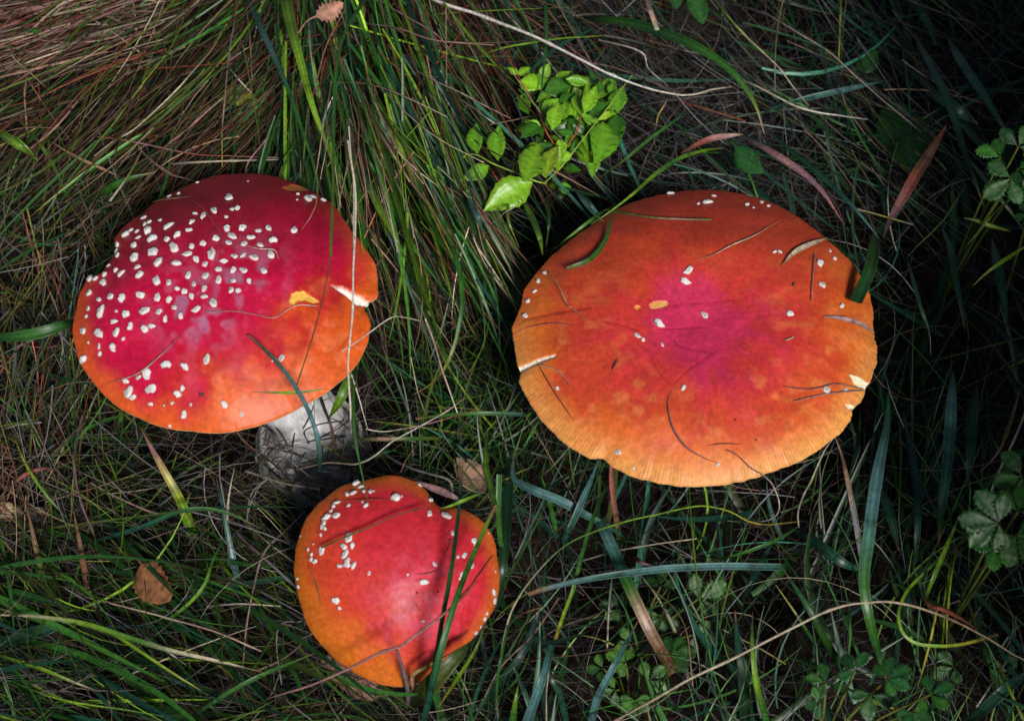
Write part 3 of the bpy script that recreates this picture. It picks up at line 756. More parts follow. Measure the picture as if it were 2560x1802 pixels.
HN = [0]
LAB = {}
MARKS = [((20, 1275), 'the pale bark chip'), ((385, 1455), 'the rusty dead leaf'), ((1370, 350), 'the bilberry sprig'), ((520, 440), 'the back of the warty cap'), ((130, 800), 'the wart crowded rim'),
         ((820, 1450), 'the orange side of the domed mushroom'), ((720, 1090), 'the foot of the white stem'), ((2510, 1320), 'the herb with a pale bud'), ((2150, 1700), 'the low toothed herb'), ((2255, 360), 'the large dark toothed leaf'),
         ((1190, 1180), 'the curled tan dead leaf'), ((2290, 1560), 'the looped lime blade'), ((600, 245), 'the yellowing leaf'), ((920, 740), 'the split in the warty cap'), ((830, 40), 'the ragged pinkish leaf'),
         ((400, 1230), 'the blade with a withered tip'), ((1650, 1480), 'the blade that withers brown'), ((1700, 1280), 'the front rim of the broad cap'), ((2200, 950), 'the torn rim of the broad cap'), ((1720, 420), 'the back rim of the broad cap'),
         ((1260, 900), 'the slit in the broad cap'), ((2520, 420), 'the bright toothed herb'), ((1480, 1700), 'the creeping herb'), ((250, 1560), 'the long straw and lime blade'), ((150, 150), 'the pale straw bundle'), ((1180, 640), 'the curved blade between the wide caps'), ((1000, 220), 'the broad teal blade on the tussock'), ((1900, 150), 'the wide bowed dark blade'), ((1020, 1180), 'the back of the domed mushroom'), ((700, 1650), 'the purplish twig')]
CW = {'straw': 'straw coloured', 'white': 'bleached', 'red': 'reddish', 'tan': 'tan', 'brown': 'brown', 'grey': 'grey', 'dgrey': 'dark grey', 'green': 'green', 'lime': 'lime', 'teal': 'teal', 'blue': 'blue green', 'olive': 'olive', 'dgreen': 'dark green', 'yel': 'yellowish', 'pink': 'pinkish', 'purple': 'purplish'}
def auto_label(kind, p, wpx, cols, fallback):
    L = np.linalg.norm(np.diff(p, axis=0), axis=1).sum()
    ch = np.linalg.norm(p[-1] - p[0]) / L
    cs = cols.split('>')
    a = CW[cs[0]]; b = CW[cs[-1]]
    m = p[len(p) // 2]
    k = min(MARKS, key=lambda q: (q[0][0] - m[0]) ** 2 + (q[0][1] - m[1]) ** 2)[1]
    size = 'short' if L < 150 else ('long' if L > 330 else '')
    form = 'straight' if ch > 0.995 else ('bent' if ch < 0.96 else '')
    what = 'grass blade' if kind == 'blade' else 'stem'
    cc = a if a == b else a + ' to ' + b
    lab = ' '.join(w_ for w_ in (size, form, cc, what, 'beside', k) if w_)
    if lab in LAB:
        k2 = sorted(MARKS, key=lambda q: (q[0][0] - m[0]) ** 2 + (q[0][1] - m[1]) ** 2)[1][1]
        l2 = lab + ' toward ' + k2
        if len(l2.split()) <= 16:
            lab = l2
        elif len((lab.replace('beside ', 'near ') + ' again').split()) <= 16:
            lab = ' '.join(w_ for w_ in (size, form, cc, what, 'near', k2) if w_)
    return lab
def hero(kind, zm, pts, zs, width, cols, prof, label, group=None, cap=None, name=None, cat=None):
    """kind: blade (green ribbon), dry (dead ribbon), stem (round). zs in cm along the blade; cap = rests on that cap"""
    HN[0] += 1
    p = src(zm, pts)
    if cap is not None:
        pc = catmull(np.hstack([p, np.zeros((len(p), 1))]), 40)[:, :2]
        Q = []
        for q in pc:
            h, nn = cap_hit(cap, q)
            if h is not None:
                Q.append(h + nn * (0.0003 + zs[0] * 0.01))
        if len(Q) < 4: return None
        P = np.array(Q)
    else:
        z = lerp_list(zs, np.linspace(0, 1, len(p))) * 0.01
        P = catmull(at(p, z), max(14, 5 * len(p)))
    n = len(P)
    t = np.linspace(0, 1, n)
    W = (0.40 if kind == 'stem' else 0.52) * width / ZM[zm][2] * np.array([mmpx(q) for q in P]) * lerp_list(PROF[prof], t)
    W = np.maximum(W, 0.00008)
    flat = kind != 'stem'
    r1 = np.random.default_rng(1000 + HN[0])
    if not flat and cap is None:
        arc = np.concatenate([[0], np.cumsum(np.linalg.norm(np.diff(P, axis=0), axis=1))])
        n2 = max(n, int(arc[-1] / 0.004) + 2)
        s2 = np.linspace(0, arc[-1], n2)
        P = np.stack([np.interp(s2, arc, P[:, k]) for k in range(3)], -1)
        W = np.interp(s2, arc, W)
        wob = np.stack([np.interp(s2, np.linspace(0, arc[-1], max(3, int(arc[-1] / 0.02))), r1.normal(0, 0.0006, max(3, int(arc[-1] / 0.02)))) for k in range(3)], -1)
        P = P + wob
        nd = r1.uniform(0.02, 0.06)
        while nd < arc[-1]:
            W = W * (1 + 0.55 * np.exp(-((s2 - nd) / 0.0022) ** 2)); nd += r1.uniform(0.035, 0.09)
        W = W * np.interp(s2, [0, arc[-1]], [1.12, 0.8]) * np.exp(np.convolve(r1.normal(0, 0.1, n2 + 4), np.ones(5) / 5, 'valid'))
    mat = M_LEAF if kind == 'blade' else M_DRY
    nm = name or {'blade': 'grass_blade', 'dry': 'withered_grass_blade', 'stem': 'straw'}[kind]
    V, F, C = one_blade(P, W, wrgb(cols), flat, mat, seed=HN[0])
    o0 = P[0].copy()
    o = link(nm, fast_mesh(nm, V - o0, F, C), mat)
    o.location = o0
    if group and cat is None:
        label = auto_label(kind, src(zm, pts), width / ZM[zm][2], cols, label)
        LAB.setdefault(label, []).append(o)
    tag(o, label, cat or {'blade': 'grass', 'dry': 'dead grass', 'stem': 'straw'}[kind], group)
    return o

T1 = ('reddish tan straw stem leaning out over the fine grass tussock', 'straw stems of the tussock')
T2 = ('thin grey dead stem lying across the thatch', 'grey stems on the thatch')
T3 = ('dim teal grass blade in the deep shade beyond the broad mushroom', 'teal blades in the deep shade')
T4 = ('thin lime green stem among the dark blades', 'lime green stems')
# -- tall blades over the tussock
hero('blade', 'F', [(150, -250), (190, 0), (225, 180), (262, 320), (350, 650), (440, 900), (520, 1130), (560, 1250)], [3, 11, 14, 15, 15, 14, 13.5, 13], 76, 'green>green>lime>lime>lime', 'g', 'widest bright green blade arching over the wart covered cap')
hero('blade', 'F', [(-130, -200), (0, 110), (100, 330), (200, 560), (280, 790), (350, 1000), (388, 1150), (372, 1320), (285, 1452)], [5, 10, 13, 15, 15.5, 15, 14.8, 14.5, 13.8], 40, 'teal>teal>blue>green>green', 'g', 'long green blade whose tip curls down onto the wart covered cap')
hero('blade', 'F', [(860, -250), (690, 0), (560, 210), (505, 450), (490, 800), (488, 1100), (478, 1420), (470, 1616)], [4, 10, 13, 15, 16, 16.5, 16.5, 16], 20, 'teal>teal>green>green>olive', 'u', 'narrow upright green blade dropping straight past the split in the cap')
hero('stem', 'A', [(1440, 350), (1432, 480), (1400, 680), (1345, 900), (1250, 1190)], [16, 16, 15.5, 15, 14], 10, 'olive>brown>olive', 'u', 'dark olive stem slanting across the orange side of the warty cap')
hero('blade', 'F', [(620, 200), (820, 335), (1100, 445), (1280, 520), (1400, 590)], [3, 6, 7, 6, 4], 70, 'dgreen>teal>teal>green', 'm', 'broad dark teal blade lying along the tussock above the bilberry sprig')
hero('stem', 'O', [(900, -60), (975, 0), (1150, 62), (1300, 131), (1420, 186), (1500, 209), (1560, 212), (1640, 190)], [9, 10, 11, 11, 10.5, 10, 9.5, 8], 9, 'white>white>white>straw', 'f', 'long pale bleached straw bowing above the bilberry sprig')
hero('stem', 'F', [(1350, 415), (1450, 350), (1600, 297), (1800, 262), (2000, 240), (2235, 226)], [6, 8, 9, 9, 8, 6], 16, 'olive>lime>lime>yel', 'm', 'arched yellow green stem crossing the long bleached straw')
hero('blade', 'F', [(1810, -100), (1832, 80), (1832, 260), (1810, 480), (1785, 720)], [6, 9, 10, 10, 9], 26, 'teal>green>teal', 'g', 'upright teal blade standing in the bilberry sprig')
hero('blade', 'F', [(2130, 180), (1900, 300), (1730, 450), (1560, 590)], [6, 7.5, 8, 7], 26, 'teal>dgreen', 'm', 'dark teal blade slanting behind the bilberry stem')
hero('stem', 'A', [(1525, -60), (1545, 150), (1555, 330), (1548, 600), (1535, 850), (1524, 1100), (1522, 1425)], [19, 18, 17.5, 17, 16, 15, 11], 14, 'straw>white>white>white', 'u', 'straight white straw standing in front of the split cap edge')
hero('stem', 'F', [(590, 800), (600, 1000), (618, 1250), (628, 1616)], [17, 17, 16, 15], 12, 'white>straw', 'u', 'bleached straw running beside the split cap edge')
hero('blade', 'L', [(965, -120), (940, 40), (928, 300), (935, 560), (970, 790), (1015, 1000), (1062, 1215)], [4, 10, 12, 12, 11.5, 11, 10.5], 44, 'lime>green>green>green', 'g', 'upright bright green blade touching the top of the domed mushroom')
hero('blade', 'A', [(1420, 1340), (1470, 1260), (1530, 1120), (1590, 950)], [6, 8, 8.5, 8], 50, 'lime>green', 'm', 'short lime blade beside the white mushroom stem')
hero('blade', 'A', [(1010, 925), (1080, 985), (1165, 1072), (1250, 1185), (1325, 1330), (1368, 1480), (1375, 1620)], [14.2, 14.4, 14.6, 14.6, 14.3, 13, 7], 24, 'teal>blue>blue>teal', 'c', 'blue green blade lying over the cap and bending down its stem')
hero('blade', 'A', [(1035, 1212), (1150, 1214), (1260, 1214), (1420, 1192)], [14.3, 14.2, 14.2, 14], 14, 'olive>lime>olive', 'm', 'fine olive blade lying flat near the orange rim of the cap')
hero('stem', 'A', [(1490, 1010), (1600, 935), (1725, 845), (1790, 838), (1870, 850)], [13, 14, 14.5, 14, 13], 8, 'white>straw', 'u', 'kinked pale straw rising off the rim of the warty cap')
hero('stem', 'O', [(950, 715), (975, 770), (1003, 850), (1028, 925)], [13, 12, 11, 9], 5, 'straw>pink>white', 'u', 'pale straw slanting down between the two caps')
hero('stem', 'L', [(905, 120), (960, 290), (1010, 470), (1040, 570)], [12, 11, 9, 7.5], 14, 'white>straw', 'u', 'kinked white straw beside the upright bright green blade')
hero('stem', 'L', [(1040, 572), (1110, 585), (1190, 590), (1300, 572), (1450, 540), (1700, 478), (1950, 408)], [7.5, 7.5, 7.5, 7.5, 7.5, 7.5, 7], 12, 'white>straw>pink>red>red', 'u', 'pale straw turning red lying between the three mushrooms')
hero('stem', 'L', [(450, 905), (750, 850), (1010, 822), (1120, 775), (1250, 680), (1480, 550), (1680, 430), (1830, 310)], [4, 6, 8, 8.5, 8.5, 8, 7.5, 7], 17, 'grey>straw>straw>white>tan', 'u', 'long pale straw curving up between the mushrooms')
hero('blade', 'O', [(925, 885), (965, 862), (1000, 820), (1025, 750), (1036, 655), (1012, 545), (965, 470), (900, 400)], [6, 8, 10, 11, 12, 12, 11, 8], 11, 'yel>green>green>teal', 'm', 'tall green blade bowed in an arc between the two wide caps')
hero('stem', 'L', [(1200, 775), (1300, 835), (1430, 890), (1560, 930), (1710, 985), (1730, 1080)], [5, 5.5, 6, 6, 5.5, 4], 28, 'grey>grey>straw', 'u', 'thick grey dead stem bent over behind the domed mushroom')
hero('blade', 'L', [(965, 650), (1150, 648), (1350, 645), (1650, 642)], [4, 5, 5, 4], 30, 'green>tan>green>olive', 'u', 'flat lying green blade with brown band between the mushrooms')
hero('blade', 'L', [(1440, 482), (1600, 462), (1850, 440), (2050, 436), (2320, 445)], [5.5, 6, 6.5, 6.5, 6], 34, 'olive>green>green>teal', 'c', 'horizontal green blade pointing away from the broad flat mushroom')
hero('blade', 'L', [(820, 900), (980, 850), (1150, 770), (1290, 735)], [4, 5, 5.5, 5], 34, 'dgreen>teal>green', 'm', 'short green blade crossing behind the upright bright blade')
hero('stem', 'L', [(1560, 385), (1750, 392), (1950, 402)], [6.5, 6.5, 6.5], 9, 'olive>yel', 'm', *T4)
hero('stem', 'L', [(1030, 492), (1200, 520), (1420, 555)], [4, 4, 4], 12, 'olive>dgreen', 'm', *T4)
hero('stem', 'L', [(1400, 0), (1450, 220), (1520, 450)], [9, 8, 6], 11, 'straw>pink', 'u', *T2)
hero('stem', 'L', [(50, 915), (250, 965), (450, 1020), (650, 1065)], [3, 3.5, 4, 4], 26, 'grey>straw', 'u', *T2)
hero('stem', 'L', [(70, 1312), (95, 1180), (150, 1050), (230, 975)], [3, 3.5, 4, 4], 14, 'grey', 'u', *T2)
hero('stem', 'L', [(2000, 100), (2130, 170), (2296, 230)], [5, 5.5, 5], 12, 'grey', 'u', *T2)
for q, w_, c_ in [([(655, 300), (690, 440), (740, 560), (800, 720)], 34, 'dgrey>brown'), ([(840, 490), (700, 510), (600, 545), (540, 590), (560, 690)], 16, 'dgrey'), ([(430, 830), (435, 700), (430, 600)], 20, 'dgrey'), ([(150, 800), (260, 690), (400, 640)], 14, 'grey'), ([(620, 760), (500, 720), (330, 740), (180, 700)], 16, 'grey>purple')]:
    hero('stem', 'L', q, [5, 6, 6, 4], w_, c_, 'u', *T2)
# -- blades over and round the domed mushroom
hero('blade', 'C', [(1400, -160), (1392, 60), (1425, 200), (1450, 320)], [7, 9, 9.8, 10.3], 36, 'green>lime>green', 'c', 'bright green blade rising behind the domed mushroom')
hero('blade', 'C', [(1460, 320), (1400, 440), (1330, 600), (1260, 770), (1190, 960), (1110, 1230), (1060, 1430), (1010, 1640), (980, 1760)], [10.3, 10.6, 10.9, 11.2, 11.2, 10.4, 9, 6.5, 4], 42, 'lime>green>green>teal>teal', 'c', 'long green blade slanting across the shaded side of the domed mushroom')
hero('blade', 'C', [(1235, 60), (1220, 330), (1190, 580), (1165, 760), (1110, 1060), (1070, 1300), (1010, 1640)], [9.6, 10.4, 10.6, 10.6, 10.2, 9.2, 5], 30, 'teal>dgreen>green>green', 'c', 'dark green blade crossing the domed mushroom beside a brighter one')
hero('blade', 'C', [(1560, -60), (1540, 200), (1520, 500), (1500, 760), (1470, 1000)], [3, 5, 6.5, 6.5, 4], 70, 'teal>dgreen>dgreen', 'm', 'broad dark upright blade hugging the shaded rim of the domed mushroom')
hero('blade', 'C', [(1480, 120), (1475, 330), (1490, 560), (1540, 760)], [10, 9, 7, 5], 36, 'green>green>dgreen', 'f', 'green blade dropping behind the domed mushroom')
hero('blade', 'C', [(1640, 830), (1560, 1030), (1500, 1280), (1470, 1450), (1462, 1650)], [5, 7, 8, 7, 4], 16, 'teal>green>green', 'u', 'narrow green blade just clear of the domed mushroom')
hero('stem', 'C', [(335, 580), (460, 525), (640, 452), (800, 385), (1015, 335)], [9.2, 9.9, 10.2, 10.2, 9.8], 14, 'green>olive>brown>brown', 'u', 'olive brown stem lying over the top of the domed mushroom')
hero('blade', 'C', [(1100, 342), (1180, 318), (1240, 292), (1385, 232)], [10.4, 10.6, 10.8, 10.5], 22, 'lime>lime>green', 'm', 'short lime blade at the notch of the domed mushroom')
hero('stem', 'C', [(-80, 1610), (60, 1560), (360, 1440), (600, 1340), (830, 1250), (930, 1170), (1050, 1085), (1200, 960), (1330, 820), (1425, 660)], [3, 5, 7, 8.5, 10, 10.6, 11, 11, 10.5, 9], 26, 'grey>pink>pink>pink>red>red', 'r', 'pinkish dead straw lying across the front of the domed mushroom')
hero('stem', 'C', [(893, 1650), (885, 1560), (862, 1440), (838, 1350), (812, 1265)], [2, 4, 7, 8.5, 9.6], 44, 'purple>grey>purple', 'f', 'upright purplish twig propped against the domed mushroom')
hero('dry', 'C', [(940, 1600), (915, 1480), (925, 1420), (1010, 1370), (1180, 1270)], [3, 6, 7, 7.5, 7], 24, 'red>tan>yel', 'm', 'bent brown withered blade under the domed mushroom rim')
hero('blade', 'C', [(860, 1660), (1000, 1530), (1180, 1330), (1330, 1190)], [2, 6, 7.5, 7], 120, 'dgreen>olive>dgreen', 'm', 'broad olive blade curving below the domed mushroom')
hero('blade', 'C', [(1080, 1640), (1220, 1430), (1330, 1250), (1400, 1060)], [2, 6, 8, 8], 24, 'yel>lime>olive', 'm', 'yellow green blade rising along the lower rim of the domed mushroom')
hero('dry', 'C', [(930, 165), (1040, 205), (1130, 240), (1240, 290)], [8.6, 8.8, 8.8, 8], 44, 'purple>pink>grey', 'm', 'dull purplish withered blade behind the domed mushroom')
hero('stem', 'C', [(700, -20), (800, 110), (860, 20), (930, -60)], [6, 7, 7, 6], 9, 'red>pink', 'u', 'thin red stem touching the back of the domed mushroom')
# -- bottom left
hero('blade', 'H', [(1050, 690), (1040, 640), (1000, 510), (955, 405), (880, 270), (835, 190), (800, 125), (760, 50)], [-1, 1, 3.5, 5, 6, 6.2, 6.2, 6], 54, 'green>green>lime>lime>yel>pink>tan', 'g', 'bright green blade with a withered pinkish tip')
hero('blade', 'H', [(380, 665), (480, 655), (620, 618), (800, 558), (950, 495), (1080, 475), (1230, 502), (1400, 582)], [2, 3, 4.5, 5.5, 6, 6, 5.5, 4.5], 24, 'dgreen>teal>teal>green>green', 'm', 'arched dark green blade crossing the one with the withered tip')
hero('dry', 'H', [(285, 1040), (240, 880), (205, 740), (175, 600), (140, 455)], [0, 2, 3.5, 4.5, 5], 34, 'dgreen>green>olive>brown>brown', 'g', 'brown topped blade fading to green beside the pale bark chip')
hero('dry', 'H', [(540, 1080), (480, 920), (445, 760), (425, 640), (395, 490)], [0, 2, 4, 5, 5], 34, 'red>brown>brown>brown>tan', 'g', 'flat brown withered blade standing near the dead leaf')
hero('blade', 'H', [(-60, 1045), (120, 1050), (250, 1060), (450, 1092), (700, 1170), (900, 1232), (1200, 1300), (1420, 1355)], [3, 4, 5, 5.5, 5.5, 5.5, 5, 4], 26, 'straw>straw>lime>green>straw>straw', 'm', 'long blade turning from straw to lime and back to straw')
hero('blade', 'H', [(-60, 1215), (100, 1165), (250, 1125), (380, 1085)], [2, 3, 3.5, 3.5], 78, 'teal>dgreen>teal', 'm', 'broad dark teal blade under the long straw and lime blade')
hero('blade', 'H', [(-60, 920), (80, 925), (240, 970), (380, 1010)], [2, 3, 3.5, 3], 40, 'green>dgreen', 'm', 'flat dark green blade below the pale bark chip')
hero('blade', 'H', [(330, 1062), (460, 1085), (580, 1130), (750, 1240), (950, 1372), (1120, 1475)], [3, 4, 5, 5.5, 5, 4], 17, 'green>lime>lime>yel', 'm', 'slender lime blade slanting under the straw coloured one')
hero('blade', 'H', [(-40, 1250), (100, 1295), (250, 1345), (400, 1408), (520, 1452)], [3, 4.5, 5, 5, 4.5], 20, 'green>lime>lime>straw', 'm', 'lime blade with a pale tip near the bottom grass')
hero('stem', 'H', [(60, 1392), (200, 1450), (380, 1505), (640, 1548), (900, 1600)], [3, 4, 4.5, 4.5, 4], 14, 'green>lime>green', 'u', *T4)
hero('blade', 'H', [(980, 1640), (1090, 1555), (1200, 1480), (1330, 1405), (1450, 1350), (1719, 1240)], [2, 4, 5, 5.5, 5.5, 5], 22, 'teal>green>green', 'm', 'teal green blade rising toward the purplish twig')
hero('blade', 'H', [(1310, 1010), (1275, 850), (1230, 640), (1190, 430), (1160, 300)], [0, 2.5, 4, 5, 5], 34, 'blue>blue>teal>teal', 'g', 'blue green upright blade over the grey thatch')
hero('stem', 'H', [(1225, 690), (1215, 480), (1235, 350), (1262, 250)], [3, 5, 6, 6], 20, 'grey>straw>straw', 'g', 'grey straw with a forked tip standing in the thatch')
hero('stem', 'H', [(1215, 470), (1190, 330), (1170, 185)], [5, 6, 6], 12, 'grey', 'u', *T2)
hero('blade', 'H', [(825, 1115), (920, 1060), (1030, 970), (1100, 880), (1150, 740), (1225, 600)], [2, 4, 5, 5.5, 5.5, 5], 18, 'olive>green>lime>green>teal', 'm', 'zigzag green blade climbing past the dead leaf')
hero('stem', 'H', [(585, 980), (740, 1022), (900, 1065), (1150, 1132), (1400, 1240)], [4, 4.5, 5, 5, 4.5], 12, 'pink>straw>pink>straw', 'u', 'straight pinkish straw below the dead leaf')
for q, w_, c_ in [([(480, 335), (620, 410), (780, 480), (850, 500)], 14, 'straw>pink'), ([(1270, 620), (1450, 770), (1610, 915)], 20, 'purple>grey'), ([(1335, 550), (1345, 450), (1370, 380), (1440, 315)], 11, 'grey'), ([(1630, 490), (1520, 600), (1410, 710), (1360, 880), (1320, 1100), (1300, 1340)], 14, 'grey>pink'), ([(1660, 1150), (1580, 1230), (1490, 1295), (1380, 1345)], 12, 'grey>tan'), ([(445, -20), (405, 120), (400, 230), (440, 450), (500, 620)], 18, 'grey>purple'), ([(1500, 1430), (1490, 1250), (1510, 1100), (1620, 1085)], 10, 'grey'), ([(1495, 1430), (1560, 1520), (1719, 1640)], 10, 'grey'), ([(1290, 1000), (1450, 1060), (1650, 1140)], 10, 'grey'), ([(530, 250), (620, 330), (700, 420)], 12, 'grey'), ([(1110, 1000), (1300, 990), (1500, 1000)], 12, 'grey>straw'), ([(20, 45), (120, 28), (230, 15)], 16, 'straw>grey'), ([(700, 1180), (850, 1215), (1000, 1300)], 12, 'straw')]:
    hero('stem', 'H', q, [3, 4, 4.5, 4], w_, c_, 'u', *T2)
hero('blade', 'H', [(75, 85), (130, 220), (230, 380), (380, 550)], [4, 4.5, 4.5, 3], 14, 'yel>lime>green', 'm', 'fine lime blade sloping down past the pale bark chip')
hero('stem', 'H', [(-10, 420), (80, 330), (170, 270), (260, 250), (330, 270)], [4, 4, 4, 4, 3], 34, 'purple>red>purple', 'm', 'purplish dead twig leaning over the pale bark chip')
# -- bottom right
hero('blade', 'I', [(300, 830), (440, 788), (600, 750), (750, 722), (900, 700), (1050, 683), (1200, 668), (1500, 656), (1868, 662)], [6, 6.6, 7, 7.2, 7.2, 7, 6.8, 6.5, 6], 46, 'grey>blue>teal>blue>blue>blue>teal', 'c', 'long flat blue green blade lying level with a blunt cut end')
hero('blade', 'I', [(735, 370), (790, 480), (840, 590), (900, 730), (960, 860), (1050, 1050), (1110, 1160), (1200, 1320)], [5.5, 6, 6, 6, 5.8, 5, 4, 2], 72, 'teal>blue>teal>green>tan>tan>brown>brown', 'u', 'broad blade, teal at one end and withered brown at the other')
hero('blade', 'I', [(215, -40), (203, 60), (225, 130), (330, 185), (450, 232), (545, 275), (640, 330), (820, 430), (900, 480)], [5, 5.6, 6, 6.5, 6.5, 6.4, 6, 5, 4], 56, 'grey>blue>blue>blue>teal>teal', 'm', 'grey blue blade curled over near the broad flat mushroom')
hero('blade', 'I', [(735, 0), (690, 120), (640, 235), (590, 350), (545, 450), (515, 560)], [7, 7, 7, 6.5, 6, 4.5], 42, 'blue>blue>teal>teal', 'm', 'upright grey blue blade crossing the curled one')
hero('stem', 'I', [(95, 1640), (108, 1350), (150, 1080), (210, 900), (350, 690), (550, 510), (850, 390), (1100, 328), (1350, 297), (1550, 322), (1720, 392), (1983, 390)], [2, 5, 7, 8, 8.5, 9, 9, 9, 8.5, 8, 7, 5], 13, 'grey>green>straw>green>lime>lime>yel>olive', 'u', 'very long thin stem bowed in a wide arc below the broad mushroom')
hero('stem', 'I', [(1640, 1800), (1560, 1616), (1460, 1310), (1385, 1010), (1345, 760), (1320, 500), (1298, 170)], [0, 3, 6, 8, 8.5, 8, 6.5], 16, 'teal>green>green>lime>green', 'u', 'straight upright green stem reaching to the front rim of the broad cap')
hero('dry', 'I', [(865, 500), (840, 330), (815, 150), (818, -40)], [3, 5, 6, 7], 32, 'olive>brown>red>red', 'f', 'red brown stalk under the nicked rim of the broad cap')
hero('blade', 'I', [(455, 1150), (510, 980), (580, 790), (640, 560), (700, 360), (780, 170)], [3, 5, 6.5, 7, 7, 6], 22, 'yel>lime>green>green>dgreen', 'u', 'yellow green blade crossing under the long flat blue one')
hero('blade', 'I', [(260, 1720), (300, 1600), (360, 1430), (405, 1300), (445, 1145)], [1, 4, 6, 6.5, 6.5], 64, 'blue>blue>blue>teal', 'f', 'wide blue green blade rising with a blunt folded end')
hero('blade', 'I', [(185, 1720), (210, 1560), (225, 1460), (238, 1390)], [2, 5, 6, 6], 44, 'green>green>lime', 'g', 'short green blade beside the wide blue one')
hero('blade', 'I', [(670, 1720), (720, 1500), (790, 1350), (860, 1220), (985, 985)], [1, 4, 5.5, 6, 5.5], 48, 'blue>blue>teal', 'g', 'slanting blue green blade pointing at the withered brown one')
hero('stem', 'O', [(1330, 1650), (1380, 1614), (1560, 1520), (1760, 1420), (1860, 1370), (1930, 1353), (2010, 1353), (2120, 1385), (2230, 1438), (2330, 1490)], [3, 5, 8, 9.5, 10, 10, 10, 9, 7, 4], 7, 'tan>straw>straw>tan>straw', 'u', 'very long brown straw arching across the dark grass')
hero('blade', 'I', [(1800, 1720), (1760, 1560), (1712, 1380), (1688, 1150), (1690, 940)], [1, 4, 6.5, 7.5, 7], 40, 'green>green>lime>dgreen', 'g', 'upright green blade in front of the long brown straw')
hero('blade', 'I', [(1990, 400), (1900, 460), (1780, 520), (1580, 590), (1390, 636)], [5, 6, 6.5, 6, 4.5], 20, 'teal>green>green>olive', 'm', 'green blade sloping down to the blunt cut blue one')
hero('blade', 'I', [(1640, 1720), (1640, 1500), (1625, 1300), (1600, 1150), (1580, 930)], [0, 3, 4.5, 5, 5], 70, 'dgreen>dgreen>teal', 'g', 'broad very dark blade behind the upright green one')
hero('blade', 'I', [(540, 1640), (500, 1470), (440, 1340), (420, 1200)], [1, 3, 4, 3.5], 40, 'teal>dgreen', 'g', 'dark blade at the foot of the wide blue one')
hero('blade', 'I', [(-20, 1560), (120, 1380), (260, 1200), (380, 900)], [1, 3, 4.5, 4.5], 56, 'teal>dgreen>blue', 'g', 'dark teal blade leaning toward the domed mushroom')
for q, w_, c_ in [([(490, 855), (330, 1060), (120, 1280), (20, 1470)], 14, 'pink>tan>grey'), ([(1040, 420), (1180, 520), (1340, 620)], 15, 'straw>grey'), ([(560, 640), (660, 612), (850, 560), (1100, 520), (1350, 490)], 12, 'grey>straw'), ([(1880, 1260), (1760, 1190), (1520, 1050)], 12, 'yel>straw'), ([(420, 1616), (412, 1450), (425, 1300), (430, 1180)], 12, 'straw>pink'), ([(785, 1190), (795, 1000), (812, 800), (845, 600)], 16, 'straw>grey>green'), ([(190, 1000), (300, 940), (390, 890)], 16, 'brown'), ([(1450, 1030), (1560, 890), (1690, 740)], 12, 'blue>grey'), ([(240, 20), (310, 180), (320, 320), (280, 470), (210, 610)], 12, 'grey'), ([(1340, 190), (1550, 185), (1780, 200), (1950, 225)], 12, 'grey'), ([(1310, 1400), (1250, 1000), (1020, 760)], 10, 'tan>olive'), ([(940, 600), (1000, 635), (1080, 655)], 40, 'red>purple'), ([(640, 1230), (800, 1120), (960, 980), (1380, 770)], 12, 'teal>green')]:
    hero('stem', 'I', q, [3, 4.5, 5, 4.5], w_, c_, 'm' if w_ > 30 else 'u', 'loose dead stem among the blades below the broad mushroom', 'loose stems below the broad mushroom')
# -- right edge
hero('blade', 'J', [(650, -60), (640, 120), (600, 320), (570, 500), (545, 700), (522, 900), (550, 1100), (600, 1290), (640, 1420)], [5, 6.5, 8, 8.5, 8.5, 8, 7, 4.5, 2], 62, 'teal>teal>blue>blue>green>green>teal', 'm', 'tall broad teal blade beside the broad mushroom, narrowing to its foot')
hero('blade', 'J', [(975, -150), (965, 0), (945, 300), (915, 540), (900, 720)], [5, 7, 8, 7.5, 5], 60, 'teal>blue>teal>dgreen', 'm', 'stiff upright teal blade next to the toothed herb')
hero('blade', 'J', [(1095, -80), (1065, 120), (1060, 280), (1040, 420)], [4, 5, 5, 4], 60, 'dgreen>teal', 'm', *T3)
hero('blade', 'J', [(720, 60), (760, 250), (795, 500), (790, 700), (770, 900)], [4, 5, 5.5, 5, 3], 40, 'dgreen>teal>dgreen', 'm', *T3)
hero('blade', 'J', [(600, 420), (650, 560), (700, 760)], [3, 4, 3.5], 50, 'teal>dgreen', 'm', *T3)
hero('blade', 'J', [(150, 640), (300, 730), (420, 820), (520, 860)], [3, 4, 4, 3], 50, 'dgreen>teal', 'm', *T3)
hero('blade', 'J', [(1010, 570), (930, 760), (860, 930), (825, 1040)], [6, 7, 6.5, 4.5], 22, 'lime>lime>green', 'm', 'lime blade at the head of the looped tuft')
hero('blade', 'J', [(960, 740), (860, 840), (750, 950), (706, 1040), (700, 1110), (725, 1180), (790, 1225), (900, 1238), (1000, 1232), (1090, 1212), (1200, 1180)], [5, 6, 6.5, 6.5, 6.5, 6.3, 6, 5.8, 5.5, 5, 4], 16, 'dgreen>green>lime>lime>lime>yel>olive', 'u', 'lime green blade bent round in a loop')
